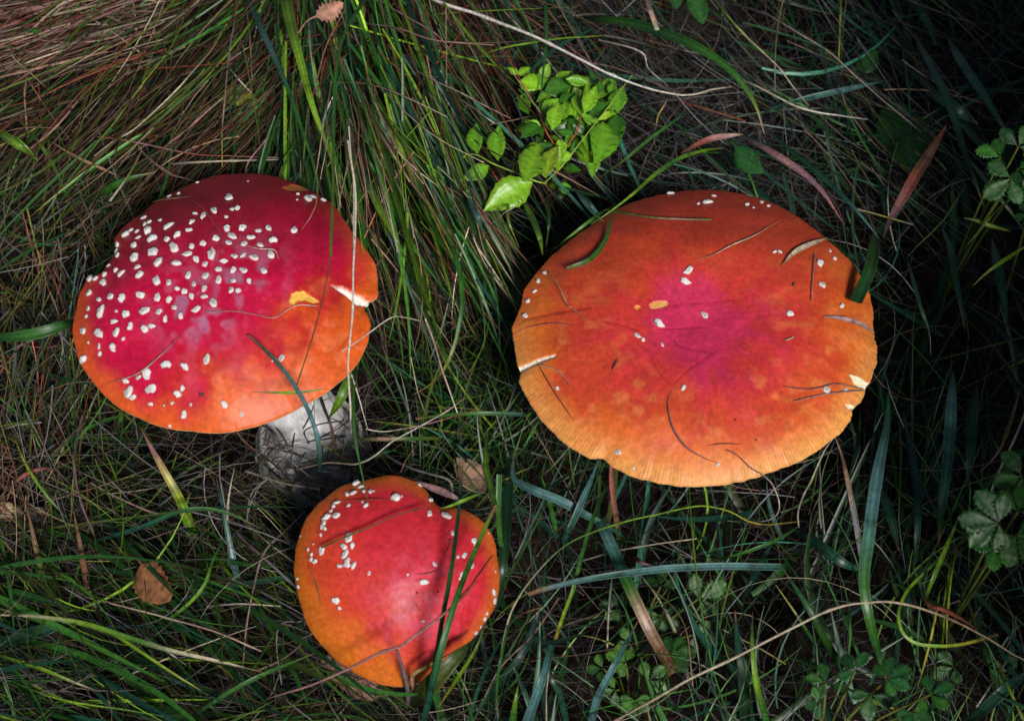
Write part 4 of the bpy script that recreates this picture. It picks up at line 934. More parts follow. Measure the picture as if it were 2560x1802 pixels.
for q, w_, c_ in [([(915, 1260), (925, 1020), (965, 760)], 24, 'olive>lime>green'), ([(790, 1475), (840, 1280), (880, 1090), (905, 930)], 18, 'yel>yel>lime'), ([(865, 1440), (880, 1270), (860, 1120)], 12, 'olive'), ([(945, 1260), (935, 1120), (960, 900), (990, 720)], 14, 'yel>lime'), ([(770, 1200), (760, 1080), (800, 960)], 14, 'olive>dgreen'), ([(700, 50), (705, 250), (695, 450), (700, 620), (745, 860)], 14, 'green>lime>olive>blue'), ([(735, 870), (800, 920), (930, 850)], 12, 'lime>green'), ([(850, 80), (835, 280), (830, 440)], 14, 'olive>green')]:
    hero('stem', 'J', q, [2, 5, 6, 5], w_, c_, 'm', *T4)
hero('stem', 'J', [(1340, 20), (1318, 110), (1275, 240), (1215, 350), (1148, 495)], [9, 9, 9, 8.5, 8], 15, 'straw>pink>straw>straw', 'u', 'bleached straw slanting behind the toothed herb')
hero('stem', 'J', [(1320, -60), (1250, 130), (1190, 260), (1090, 370)], [6, 7, 7, 6], 24, 'tan>olive>tan', 'm', 'tan dead stem slanting beside the bleached straw')
hero('dry', 'J', [(375, 180), (410, 270), (440, 400), (480, 600), (515, 820)], [6, 5.5, 5, 4, 2.5], 28, 'tan>tan>grey>grey', 'r', 'grey brown dead stem hanging by the rim of the broad mushroom')
hero('stem', 'J', [(200, 632), (192, 560), (215, 470), (260, 380), (330, 250), (400, 165)], [5, 6, 7, 8, 9, 9.5], 11, 'straw>grey>straw>grey', 'u', 'thin pale stem curving up to the rim of the broad mushroom')
hero('stem', 'J', [(18, 385), (60, 430), (88, 510), (80, 570), (40, 605), (-60, 620)], [8, 7.6, 7.2, 7, 6.8, 6], 9, 'grey>straw>grey>tan', 'u', 'thin hooked stem hanging under the front rim of the broad mushroom')
hero('blade', 'J', [(420, 1360), (330, 1210), (240, 1040), (110, 840)], [1, 3.5, 5, 5], 38, 'green>green>teal', 'g', 'green blade leaning over the long brown straw')
hero('blade', 'J', [(350, 1350), (210, 1120), (80, 930)], [1, 4, 5], 16, 'teal>green>yel', 'g', 'narrow green blade beside the leaning green one')
hero('blade', 'J', [(395, 1430), (470, 1465), (560, 1512), (700, 1562)], [6.5, 7, 7, 6], 22, 'lime>lime>yel', 'm', 'short yellow green blade over the toothed herb by the straw')
hero('stem', 'J', [(805, 970), (850, 1035), (920, 1060), (1000, 1095), (1080, 1140)], [5.5, 6, 6, 5.5, 5], 34, 'pink>red>red>brown', 'm', 'dark red withered leaf strip behind the brown straw')
hero('stem', 'J', [(1085, 1545), (1150, 1450), (1240, 1310)], [3, 4, 4], 12, 'white>grey', 'u', *T2)
hero('stem', 'J', [(820, 1340), (920, 1310), (970, 1280)], [3, 3.6, 3.4], 12, 'grey', 'u', *T2)
hero('stem', 'J', [(1190, 1320), (1250, 1450), (1310, 1616)], [4, 5, 4], 22, 'yel>lime>olive', 'u', *T4)
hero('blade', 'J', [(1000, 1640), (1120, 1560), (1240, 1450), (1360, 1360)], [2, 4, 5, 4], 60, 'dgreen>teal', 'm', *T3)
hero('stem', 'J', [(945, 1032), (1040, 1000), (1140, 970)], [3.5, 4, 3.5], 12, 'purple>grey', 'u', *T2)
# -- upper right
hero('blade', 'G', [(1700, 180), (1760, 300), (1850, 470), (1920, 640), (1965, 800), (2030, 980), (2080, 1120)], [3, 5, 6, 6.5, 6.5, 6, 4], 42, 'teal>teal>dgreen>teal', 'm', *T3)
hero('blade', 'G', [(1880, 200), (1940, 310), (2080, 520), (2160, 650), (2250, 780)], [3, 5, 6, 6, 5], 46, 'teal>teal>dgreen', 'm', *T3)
hero('blade', 'G', [(-50, 1215), (50, 1150), (180, 1050), (300, 945), (430, 860), (560, 818), (680, 798)], [12.5, 13, 13, 12.5, 11.5, 10, 8], 24, 'lime>lime>green>lime>green', 'm', 'bright green blade slanting across the back rim of the broad cap')
hero('blade', 'B', [(570, 195), (590, 230), (575, 300), (530, 390), (470, 450), (370, 490)], [0.3], 24, 'teal>green>green>olive', 'r', 'curved green blade tip resting on the broad orange cap', None, capR)
hero('stem', 'B', [(560, 195), (650, 210), (800, 232), (950, 240), (1085, 243)], [0.25], 15, 'green>olive>tan>olive', 'u', 'olive stalk lying over the back of the broad orange cap', None, capR)
hero('blade', 'B', [(395, 60), (440, 120), (490, 185), (545, 232)], [11, 12.4, 13, 13], 26, 'teal>blue>green', 'm', 'short blue green blade at the back rim of the broad cap')
hero('blade', 'G', [(-20, 975), (130, 870), (250, 770), (370, 680), (500, 590)], [6, 7.5, 8, 8, 7], 18, 'olive>green>green>dgreen', 'm', 'green blade sloping up behind the broad cap')
hero('dry', 'G', [(440, 830), (520, 785), (600, 752), (680, 738), (775, 728)], [7, 7.6, 8, 8, 7.6], 32, 'brown>red>pink>straw', 'm', 'reddish brown withered blade behind the broad cap')
hero('blade', 'G', [(-150, 110), (0, 105), (200, 135), (400, 200), (560, 275), (700, 375), (790, 480), (850, 590), (890, 725)], [4, 7, 9, 10, 10.5, 10.5, 10, 9.5, 8.5], 52, 'dgreen>dgreen>green>dgreen>green>green>lime', 'm', 'wide dark green blade arching in a long bow above the broad cap')
hero('stem', 'G', [(585, -40), (700, 100), (800, 205), (950, 355), (1040, 470), (1130, 575)], [7, 8, 8, 7.5, 7, 6], 13, 'green>lime>straw>grey', 'u', 'straight pale green stem running down through the dark grass')
hero('stem', 'G', [(870, 60), (1000, 130), (1150, 220), (1380, 405), (1650, 640), (1760, 740)], [4, 5, 5.5, 5.5, 5, 3], 10, 'grey>straw>grey', 'u', 'long grey straw slanting through the dark grass')
hero('stem', 'G', [(740, 420), (830, 465), (1000, 540), (1120, 590), (1250, 622), (1455, 642)], [5, 6, 6.5, 6.5, 6, 5], 13, 'straw>straw>white>grey', 'u', 'pale straw lying level at its tip in the dark grass')
hero('stem', 'G', [(995, -30), (965, 150), (950, 320), (950, 500)], [6, 6.5, 6.5, 5], 12, 'tan>olive>grey', 'u', *T2)
hero('stem', 'G', [(1310, -30), (1298, 150), (1280, 330)], [5, 5.5, 5], 14, 'olive>yel', 'u', *T4)
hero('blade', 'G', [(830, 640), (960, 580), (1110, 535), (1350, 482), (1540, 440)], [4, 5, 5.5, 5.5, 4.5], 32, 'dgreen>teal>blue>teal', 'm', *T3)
hero('dry', 'K', [(560, 1060), (620, 920), (700, 780), (780, 640), (850, 530), (985, 308)], [3, 5, 6, 6.5, 6.5, 6], 72, 'purple>purple>red>brown>brown>red', 'm', 'broad red brown withered blade beyond the broad mushroom')
hero('blade', 'K', [(505, 1060), (490, 1180), (455, 1320), (375, 1495)], [6, 9.5, 11.2, 11.3], 84, 'dgreen>green>green>dgreen', 'c', 'broad green blade end pointing onto the side rim of the broad cap')
hero('dry', 'G', [(740, 730), (860, 785), (1000, 870), (1120, 955), (1220, 1060), (1310, 1200)], [4, 5.5, 6.5, 7, 7, 6], 36, 'purple>purple>pink>purple>red', 'm', 'purplish withered blade lying behind the broad cap')
hero('blade', 'G', [(880, 690), (1000, 790), (1200, 955), (1380, 1130), (1510, 1290)], [4, 5, 6, 6.5, 6], 28, 'teal>dgreen>teal>blue', 'm', 'teal blade lying along the purplish withered one')
hero('stem', 'G', [(420, 560), (540, 590), (680, 630), (780, 660)], [5, 6, 6, 5], 15, 'red>brown>red', 'u', *T1)
hero('stem', 'G', [(370, 505), (350, 560), (315, 620), (295, 700)], [8, 8, 7.5, 6.5], 14, 'brown>tan>yel>straw', 'm', 'curled tan leaf tip hanging from the bleached straw')
hero('stem', 'G', [(0, 215), (90, 240), (170, 265), (235, 300), (260, 370), (380, 460)], [6, 7, 7.5, 7.5, 7, 6], 9, 'straw>white>grey', 'u', 'wavy pale stem above the bilberry sprig')
hero('blade', 'G', [(245, -40), (270, 50), (310, 165)], [11, 12, 12], 26, 'tan>pink>straw', 'c', 'short pinkish blade hanging in at the top of the grass')
hero('blade', 'K', [(1165, 1385), (1250, 1305), (1340, 1238), (1540, 1105)], [8, 8.5, 8.8, 8], 26, 'yel>lime>lime>lime', 'm', 'bright lime blade near the toothed herb beyond the cap')
hero('blade', 'K', [(1105, 930), (1190, 948), (1270, 978), (1425, 1022)], [7, 7.5, 7.5, 7], 26, 'straw>lime>lime>yel', 'm', 'short lime blade with a pale end under the toothed herb')
hero('stem', 'K', [(1098, 1145), (1180, 1060), (1260, 970), (1400, 820)], [6.5, 7, 7.5, 7], 20, 'green>lime>olive', 'm', *T4)
hero('stem', 'K', [(725, 1190), (800, 1100), (930, 960), (1120, 710)], [5, 5.5, 6, 5.5], 16, 'olive>green>olive', 'm', *T4)
hero('blade', 'K', [(1110, 500), (1220, 640), (1320, 770), (1420, 890), (1520, 1030)], [6, 7, 7.5, 7, 6], 30, 'teal>green>green>teal', 'm', 'teal green blade crossing under the toothed herb')
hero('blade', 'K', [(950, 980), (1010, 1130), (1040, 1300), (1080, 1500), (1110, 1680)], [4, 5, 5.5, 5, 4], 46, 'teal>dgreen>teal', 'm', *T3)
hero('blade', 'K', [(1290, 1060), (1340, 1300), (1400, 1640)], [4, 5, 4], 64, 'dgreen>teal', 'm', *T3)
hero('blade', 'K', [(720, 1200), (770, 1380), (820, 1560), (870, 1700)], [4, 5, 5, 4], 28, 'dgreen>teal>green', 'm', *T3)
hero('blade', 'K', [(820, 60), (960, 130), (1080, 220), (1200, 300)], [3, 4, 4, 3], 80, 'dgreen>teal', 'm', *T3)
hero('stem', 'K', [(380, 860), (560, 910), (770, 975)], [5, 5.5, 5], 14, 'straw>yel>grey', 'u', *T2)
hero('stem', 'K', [(200, 790), (260, 900), (340, 1180), (400, 1290)], [6, 7, 9, 9], 10, 'grey', 'u', *T2)
hero('blade', 'B', [(150, 600), (-20, 700), (-120, 760)], [6, 6, 5], 24, 'dgreen>teal', 'm', *T3)
# -- debris on the broad cap
hero('stem', 'B', [(1000, 430), (1090, 405), (1200, 352), (1300, 310), (1435, 230)], [0.1], 9, 'pink>straw>tan', 'm', 'fine straw lying on the back of the broad orange cap', None, capR)
hero('dry', 'B', [(1440, 462), (1480, 415), (1530, 380), (1600, 350), (1672, 325)], [0.15], 26, 'tan>straw>straw>tan', 'm', 'flat straw coloured leaf scrap at the rim of the broad cap', None, capR)
hero('stem', 'B', [(885, 1088), (866, 1140), (875, 1220), (900, 1290), (960, 1370), (1040, 1420), (1115, 1450)], [0.08], 13, 'red>purple>purple>purple>red', 'm', 'dark purple curved stem lying on the broad orange cap', None, capR)
hero('stem', 'B', [(1165, 1385), (1215, 1410), (1280, 1470), (1330, 1500), (1385, 1535)], [0.08], 9, 'purple>red>grey', 'u', 'thin purple stem lying over the front rim of the broad cap', None, capR)
hero('stem', 'B', [(205, 925), (250, 1010), (310, 1110), (400, 1242)], [0.08], 8, 'brown>red>brown', 'm', 'thin brown stem lying near the slit of the broad cap', None, capR)
hero('dry', 'B', [(1650, 718), (1740, 728), (1820, 750), (1900, 795)], [0.15], 24, 'grey>pink>grey', 'm', 'grey withered leaf scrap at the side rim of the broad cap', None, capR)
hero('stem', 'B', [(1605, 400), (1600, 470), (1592, 560), (1590, 635)], [0.08], 8, 'grey>pink', 'u', 'short grey stem on the side of the broad cap', None, capR)
hero('stem', 'B', [(1500, 1142), (1620, 1112), (1740, 1092), (1845, 1085)], [0.08], 9, 'pink>grey', 'u', 'pale stem lying beside the torn white rim of the broad cap', None, capR)
hero('stem', 'B', [(1450, 1065), (1560, 1080), (1640, 1070), (1720, 1052), (1850, 1078)], [0.08], 8, 'red>purple>tan', 'u', 'dark stem lying beside the torn white rim of the broad cap', None, capR)
hero('stem', 'B', [(1065, 1362), (1140, 1352), (1235, 1356)], [0.06], 7, 'brown', 'm', 'tiny dark stem fragment near the front rim of the broad cap', None, capR)
hero('stem', 'B', [(1455, 835), (1480, 828), (1505, 815)], [0.06], 12, 'straw', 'm', 'short pale straw fragment on the broad orange cap', None, capR)
hero('stem', 'B', [(225, 960), (290, 975), (340, 1010), (378, 1062)], [0.08], 7, 'straw>pink', 'u', 'thin curved straw beside the slit of the broad cap', None, capR)
hero('stem', 'B', [(285, 500), (335, 590), (375, 670), (470, 745)], [0.3], 7, 'lime>straw>tan', 'm', 'fine yellow stem tip on the edge of the broad cap', None, capR)
hero('stem', 'B', [(110, 790), (190, 765), (290, 750), (400, 758)], [0.08], 6, 'pink>red', 'm', 'hair thin pink stem on the side of the broad cap', None, capR)
for q, lb_ in zip(([(895, 838), (908, 848), (918, 852)], [(585, 995), (600, 960), (618, 925)], [(1495, 565), (1500, 552), (1510, 540)], [(1205, 1228), (1210, 1236), (1214, 1240)], [(1308, 1330), (1314, 1334), (1320, 1336)], [(795, 740), (808, 748), (818, 756)]), ['tiny dark husk in the pink centre of the broad cap', 'thin dark husk between the slit and centre of the broad cap', 'tiny dark husk toward the leaf scraps of the broad cap', 'black pinprick husk midway to the front rim of the broad cap', 'black speck near the front rim of the broad cap', 'dark husk stuck to the largest wart of the broad cap']):
    hero('stem', 'B', q, [0.08], 9, 'dgrey', 'm', lb_, 'dark specks on the broad cap', capR, 'seed_husk', 'seed husk')
# -- debris on the warty cap
hero('stem', 'A', [(790, 812), (870, 808), (960, 810), (1050, 825), (1140, 840), (1200, 805), (1265, 776), (1355, 782)], [0.05], 6, 'pink>pink>white', 'u', 'hair thin pinkish root wandering over the warty red cap', None, capL)
hero('stem', 'A', [(700, 900), (630, 975), (560, 1042), (490, 1100), (430, 1132), (310, 1170)], [0.08], 9, 'grey>pink>straw>tan', 'm', 'pale straw lying among the warts of the red cap', None, capL)
hero('stem', 'A', [(720, 248), (775, 285), (830, 352), (865, 410), (876, 460), (870, 540)], [0.08], 6, 'tan>red', 'm', 'thin reddish stem lying over the back of the warty cap', None, capL)
hero('stem', 'A', [(1000, 480), (1060, 498), (1100, 500), (1145, 508), (1165, 552)], [0.12], 7, 'straw>white', 'm', 'curled white straw among the warts of the red cap', None, capL)
hero('stem', 'A', [(495, 275), (570, 252), (650, 242), (740, 232)], [0.08], 9, 'tan>brown', 'm', 'brown stem at the back edge of the warty cap', None, capL)
for q, lb_ in zip(([(755, 1212), (775, 1225), (795, 1238)], [(762, 1236), (776, 1226), (790, 1216)], [(1298, 662), (1301, 667), (1304, 672)]), ['black husk on the orange front of the warty cap', 'black husk crossing another on the warty cap', 'black pinprick above the yellow bare patch']):
    hero('stem', 'A', q, [0.06], 11, 'dgrey', 'm', lb_, 'dark specks on the warty cap', capL, 'seed_husk', 'seed husk')
# -- debris on the domed cap
for q in ([(950, 770), (1010, 765), (1095, 735)], [(1120, 650), (1145, 600), (1162, 545)], [(925, 950), (960, 1000), (1000, 1050)]):
    hero('stem', 'C', q, [0.06], 7, 'brown>purple', 'm', 'hair thin dark stem lying on the domed red cap', 'fine stems on the domed cap', capS)
hero('stem', 'C', [(245, 720), (275, 780), (305, 850), (325, 945)], [0.08], 9, 'tan>olive', 'm', 'fine tan stem on the orange side of the domed cap', None, capS)
hero('stem', 'C', [(440, 305), (560, 300), (680, 292), (790, 300)], [0.1], 8, 'brown>red', 'm', 'fine brown stem across the back of the domed cap', None, capS)
for q, lb_ in zip(([(1072, 880), (1078, 884), (1084, 888)], [(1150, 560), (1158, 555), (1166, 548)], [(936, 884), (941, 889), (946, 893)]), ['round black husk beside the pink centre of the domed cap', 'black husk near the crossing blades on the domed cap', 'small black speck in the pink centre of the domed cap']):
    hero('stem', 'C', q, [0.08], 16, 'dgrey', 'm', lb_, 'dark specks on the domed cap', capS, 'seed_husk', 'seed husk')
# -- loose straws of the upper left
for q, w_, c_ in [([(610, 990), (720, 900), (850, 820), (1060, 640), (1200, 500), (1350, 310), (1450, 150)], 12, 'pink>straw>straw>tan>yel'), ([(-20, 600), (120, 510), (400, 330), (660, 230)], 12, 'red>tan'), ([(620, 880), (760, 890), (900, 910), (1100, 950), (1300, 985), (1500, 995), (1790, 1000)], 10, 'red>pink>red>tan'), ([(1100, 1040), (1300, 1030), (1790, 1018)], 18, 'grey>straw>grey'), ([(1050, 940), (1200, 820), (1330, 700), (1430, 610)], 14, 'tan>pink>straw'), ([(190, 950), (330, 830), (480, 660), (560, 560)], 14, 'tan>pink>olive'), ([(700, 1276), (830, 1100), (900, 960)], 20, 'straw>olive>tan'), ([(430, 1180), (620, 920), (900, 560), (1100, 290), (1180, 60)], 12, 'green>lime>olive'), ([(1460, 430), (1520, 510), (1605, 600)], 12, 'white'), ([(1560, 1120), (1580, 1030), (1660, 920), (1780, 780)], 16, 'pink>purple'), ([(1500, 0), (1490, 150), (1450, 420), (1430, 700), (1415, 1060)], 12, 'red>grey>pink>yel'), ([(1570, -20), (1600, 250), (1600, 540)], 14, 'red>tan'), ([(100, 280), (350, 60), (450, 0)], 20, 'tan>straw'), ([(120, 85), (240, 45), (360, 10)], 44, 'tan>pink>tan'), ([(280, 100), (480, 60), (680, 20)], 22, 'straw>tan'), ([(330, 90), (420, 15), (480, -20)], 18, 'straw'), ([(30, 220), (90, 370), (190, 470), (290, 570)], 13, 'tan>straw>olive'), ([(160, 850), (165, 600), (180, 450)], 14, 'tan'), ([(1040, 80), (1120, 40), (1200, 0)], 14, 'lime>green')]:
    hero('stem', 'E', q, [8, 9, 9.5, 9], w_, c_, 'u', *T1)
hero('stem', 'E', [(330, 900), (450, 970), (650, 1065), (770, 1125)], [8, 8, 8, 7.5], 30, 'brown>tan>tan', 'm', 'brown dead twig behind the warty cap')
hero('stem', 'E', [(880, 900), (905, 960), (960, 1035), (1080, 1100), (1240, 1165)], [9, 9, 10, 11, 12.5], 22, 'straw>tan>pink>tan', 'm', 'bent tan straw reaching to the back of the warty cap')
hero('blade', 'E', [(-60, 800), (20, 860), (120, 935), (240, 1015)], [7, 9, 9.5, 8], 52, 'green>green>lime>dgreen', 'm', 'broad green blade coming in beside the tussock')
hero('blade', 'E', [(560, 1290), (680, 1210), (820, 1140), (990, 1100)], [5, 8, 9, 9], 50, 'dgreen>green>green', 'g', 'broad green blade behind the warty cap')
hero('blade', 'O', [(-40, 758), (60, 752), (140, 730), (168, 715)], [6, 7, 7, 6], 26, 'dgreen>green>dgreen', 'm', 'green blade tucked under the wart crowded edge of the cap')
hero('blade', 'O', [(-20, 290), (40, 320), (85, 360)], [8, 9, 8], 18, 'green>lime', 'm', 'bright green blade tip beside the fine tussock')
hero('blade', 'E', [(80, 240), (190, 195), (300, 235), (340, 250)], [8, 9, 9, 8], 30, 'dgreen>green>dgreen', 'm', 'small green blade lying on the straw')
for q, w_, c_ in [([(330, 700), (390, 500), (450, 280), (560, 60)], 12, 'red>tan'), ([(640, 560), (780, 900), (960, 1330), (1000, 1500)], 16, 'straw>tan>green>straw'), ([(690, 730), (820, 900), (960, 1130), (1110, 1340), (1180, 1480)], 18, 'tan>red>pink>red'), ([(500, 520), (680, 530), (850, 575), (1050, 660), (1220, 740)], 12, 'yel>tan>straw'), ([(1010, 470), (1200, 540), (1400, 640), (1620, 740)], 12, 'tan>straw>pink'), ([(640, 210), (800, 360), (970, 500)], 12, 'tan>red'), ([(690, 145), (900, 185), (1120, 250), (1500, 280)], 12, 'grey>pink>tan'), ([(770, 0), (950, 100), (1150, 240), (1290, 390)], 12, 'straw>pink>tan'), ([(1290, 620), (1430, 730), (1500, 780)], 14, 'straw>white'), ([(410, 840), (440, 720), (490, 600)], 12, 'white'), ([(300, 20), (330, 160), (350, 350), (380, 600)], 15, 'red>pink>straw'), ([(455, 140), (470, 260), (500, 420)], 15, 'pink>red'), ([(940, 900), (990, 1060), (1070, 1250), (1160, 1400)], 14, 'yel>pink>lime'), ([(520, 1180), (640, 1330), (740, 1480), (800, 1616)], 16, 'yel>tan>tan'), ([(740, 1040), (810, 1250), (900, 1616)], 14, 'tan>straw'), ([(600, 800), (590, 1000), (540, 1250), (500, 1500)], 16, 'red>straw>tan'), ([(740, 560), (860, 760), (960, 990), (1130, 1400), (1250, 1640)], 14, 'green>olive>green>yel'), ([(1470, 1420), (1560, 1340), (1640, 1300)], 10, 'straw')]:
    hero('stem', 'F', q, [9, 11, 12, 12], w_, c_, 'u', 'tan or reddish straw hanging between the two wide caps', 'straws hanging between the wide caps')
rs = np.random.default_rng(21)
for k in range(30):
    x0 = rs.uniform(470, 760); y0 = rs.uniform(500, 900)
    f_ = (x0 - 470) / 290
    a_ = math.radians(96 - 42 * f_ + rs.normal(0, 5)); l_ = rs.uniform(450, 900)
    bend = rs.normal(0, 0.12)
    q = [(x0 + l_ * t_ * math.cos(a_ + bend * t_), y0 + l_ * t_ * math.sin(a_ + bend * t_)) for t_ in (0, 0.33, 0.66, 1.0)]
    c_ = ['tan>straw', 'red>tan', 'olive>lime', 'green>lime', 'tan>red', 'straw>tan', 'green>olive'][k % 7]
    c_ = {11: 'pink>red', 18: 'brown>tan', 22: 'pink>straw', 24: 'brown>straw', 25: 'red>straw', 26: 'red>olive', 28: 'straw>pink', 29: 'olive>tan'}.get(k, c_)
    if k % 4 == 3:
        hero('blade', 'F', q, [13, 15.6, 16.2, 14.5], rs.uniform(9, 18), c_, 'g', 'x', 'grass hanging over the split cap shoulder')
    else:
        hero('stem', 'F', q, [13, 15.6, 16.2, 14.5], rs.uniform(8, 13), c_, 'u', 'x', 'grass hanging over the split cap shoulder')
for q, w_, c_ in [([(610, 960), (680, 1090), (770, 1300), (880, 1500), (960, 1660)], 44, 'green>teal>lime>green'), ([(640, 860), (700, 1000), (800, 1160)], 30, 'teal>green'), ([(700, 60), (760, 230), (830, 450), (900, 640), (950, 950)], 22, 'green>green>teal'), ([(1340, 1150), (1360, 1280), (1400, 1370), (1440, 1500)], 40, 'teal>blue>teal'), ([(1670, 1240), (1740, 1370), (1790, 1500), (1810, 1616)], 40, 'lime>green>lime'), ([(1840, 1250), (1850, 1400), (1830, 1560)], 24, 'green>dgreen'), ([(1600, 1250), (1590, 1380), (1660, 1560)], 20, 'lime>olive'), ([(2025, 1205), (2100, 1290), (2195, 1395)], 44, 'green>teal>blue'), ([(2270, 1290), (2100, 1400), (1850, 1600)], 22, 'lime>green>lime')]:
    hero('blade', 'F', q, [8, 10, 11, 9], w_, c_, 'm', 'green blade standing between the wide caps below the bilberry sprig', 'green blades between the wide caps')

# ------------------------------------------------------------------ leaves
def leaf_mesh(P0, P1, width, col, seed, serr=0.06, fold=0.25, curl=0.12, normal=None, n=11, shape=(0.75, 1.0), nt=0):
    r0 = np.random.default_rng(seed)
    P0, P1 = np.asarray(P0), np.asarray(P1)
    ax = P1 - P0; L = np.linalg.norm(ax); T = ax / L
    nr_ = norm(CAM - P0) * 0.8 + np.array([0, 0, 0.4]) + r0.normal(0, 0.22, 3) if normal is None else normal
    S = norm(np.cross(T, nr_)); N = np.cross(S, T)
    t = np.linspace(0, 1, n)
    prof = np.sin(np.pi * np.clip(t, 0, 1) ** shape[0]) ** shape[1]
    prof[0], prof[-1] = 0.05, 0.02
    ks = np.array([-1, -0.5, 0, 0.5, 1.0])
    V = np.zeros((n, 5, 3)); C = np.zeros((n, 5, 3))
    tooth = 1 + serr * np.where(np.arange(n) % 2 == 0, 1, -1)
    sw = r0.normal(0, 0.05)
    for i in range(n):
        hw = 0.5 * width * prof[i]
        for j, k in enumerate(ks):
            lat = k * hw * (tooth[i] if abs(k) == 1 else 1)
            V[i, j] = P0 + T * L * (t[i] + (0.02 * abs(k) if 0 < i < n - 1 else 0)) + S * (lat + sw * L * math.sin(math.pi * t[i])) + N * (fold * abs(lat) - curl * L * t[i] ** 2 + curl * 0.5 * L * t[i] + 0.012 * L * r0.normal() * (abs(k) > 0))
            C[i, j] = np.array(col) * (1.35 if k == 0 else (1.0 + 0.16 * (-1) ** i * (abs(k) == 0.5))) * (0.9 + 0.2 * r0.random())
    under = V - N * 0.00016
    VV = np.concatenate([V, under[:, ::-1]], 1).reshape(-1, 3)
    CC = np.concatenate([C, C[:, ::-1] * 0.95], 1).reshape(-1, 3)
    I = np.arange(n * 10).reshape(n, 10); J = np.roll(I, -1, 1)
    F = np.stack([I[:-1], J[:-1], J[1:], I[1:]], -1).reshape(-1, 4)
    return VV, F, CC

def stem_mesh(P, r0_, r1_, cols):
    P = catmull(P, max(8, 4 * len(P)))
    W = np.linspace(r0_, r1_, len(P))
    return one_blade(P, W, cols, False, None, seed=3)

M_BIL = col_mat('bilberry_leaf', 0.36, 0.32, 500, 0.8, 1.18, bump=0.12, spec=0.5)
M_HERB = col_mat('herb_leaf', 0.45, 0.25, 400, 0.75, 1.2, bump=0.12)
M_TWIG = col_mat('twig_skin', 0.55, 0, 500, 0.75, 1.2)

# bilberry sprig
LG, MG, DG, YG = (0.21, 0.43, 0.020), (0.14, 0.35, 0.018), (0.045, 0.16, 0.014), (0.30, 0.46, 0.03)
bb = at(src('D', (940, 1420)), 0.0); bb[2] = -0.026
bil = empty('bilberry_sprig', bb)
tag(bil, 'bright green bilberry sprig with red stems growing between the wide caps', 'plant')
BL = [((330, 1000), (320, 720), 140, MG, 8.5), ((510, 1060), (520, 740), 158, MG, 8.5), ((430, 1105), (190, 1230), 135, MG, 8), ((740, 1245), (890, 885), 240, LG, 9.5), ((810, 1250), (385, 1500), 270, LG, 9.2),
      ((930, 1205), (1045, 915), 165, YG, 8.8), ((985, 795), (1052, 548), 135, LG, 10), ((690, 305), (595, 240), 60, LG, 9), ((680, 312), (800, 238), 74, LG, 9), ((695, 365), (890, 430), 180, LG, 9.2), ((920, 450), (1150, 405), 185, DG, 8.5),
      ((1105, 345), (1318, 385), 100, MG, 9), ((690, 520), (775, 650), 115, MG, 8), ((905, 710), (965, 515), 105, DG, 8.6), ((1270, 645), (1375, 395), 130, LG, 9.5), ((1390, 520), (1475, 410), 90, LG, 9), ((1310, 655), (1490, 550), 150, DG, 9.2), ((1500, 500), (1552, 355), 80, MG, 9),
      ((1560, 645), (1605, 400), 160, MG, 9.4), ((1490, 630), (1385, 705), 60, YG, 9.6), ((1005, 795), (1245, 825), 180, DG, 8), ((1095, 945), (1240, 745), 130, MG, 8.2), ((1440, 725), (1368, 1080), 255, MG, 8.8), ((1555, 655), (1520, 985), 200, DG, 8.4), ((1195, 905), (1365, 1075), 140, LG, 8.2),
      ((925, 880), (905, 1160), 95, YG, 8.4), ((1105, 555), (1195, 660), 115, LG, 8.6), ((1200, 470), (1245, 660), 90, LG, 8.8), ((1040, 1310), (1155, 1290), 105, MG, 5.5), ((965, 1310), (1010, 1260), 60, MG, 5.5), ((1040, 1400), (1075, 1340), 60, DG, 5), ((865, 1085), (935, 1215), 75, LG, 8), ((1090, 1130), (1235, 1150), 80, DG, 7),
      ((1340, 700), (1300, 900), 120, MG, 7.5), ((830, 640), (905, 850), 120, DG, 7), ((1180, 420), (1230, 560), 110, LG, 8), ((1010, 620), (1140, 640), 100, MG, 7.6), ((210, 1040), (225, 1005), 30, LG, 8)]
rb = np.random.default_rng(77)
for k in range(85):
    bx_, by_ = rb.uniform(840, 1540), rb.uniform(330, 1010)
    a_ = rb.uniform(0, 6.28); l_ = rb.uniform(140, 230)
    BL.append(((bx_, by_), (bx_ + l_ * math.cos(a_), by_ + l_ * math.sin(a_)), l_ * rb.uniform(0.5, 0.68), [MG, LG, LG, DG][k % 4], rb.uniform(6.0, 9.0)))
for i, (b0, b1, wd, cc, z) in enumerate(BL):
    r0 = np.random.default_rng(i + 50)
    A0 = at(src('D', b0), z * 0.01 + 0.0); A1 = at(src('D', b1), z * 0.01 + r0.uniform(-0.008, 0.006))
    V, F, C = leaf_mesh(A0, A1, wd / ZM['D'][2] * mmpx(A0) * 1.06, np.array(cc) * np.exp(r0.normal(0, 0.12)), i + 60, serr=0.05, fold=0.28, curl=0.10, n=15, shape=(0.78, 1.15))
    child('leaf', fast_mesh('leaf', V, F, C), M_BIL, bil)
RS = [(0.30, 0.05, 0.025), (0.36, 0.08, 0.03)]
GS = [(0.22, 0.34, 0.03), (0.30, 0.38, 0.06)]
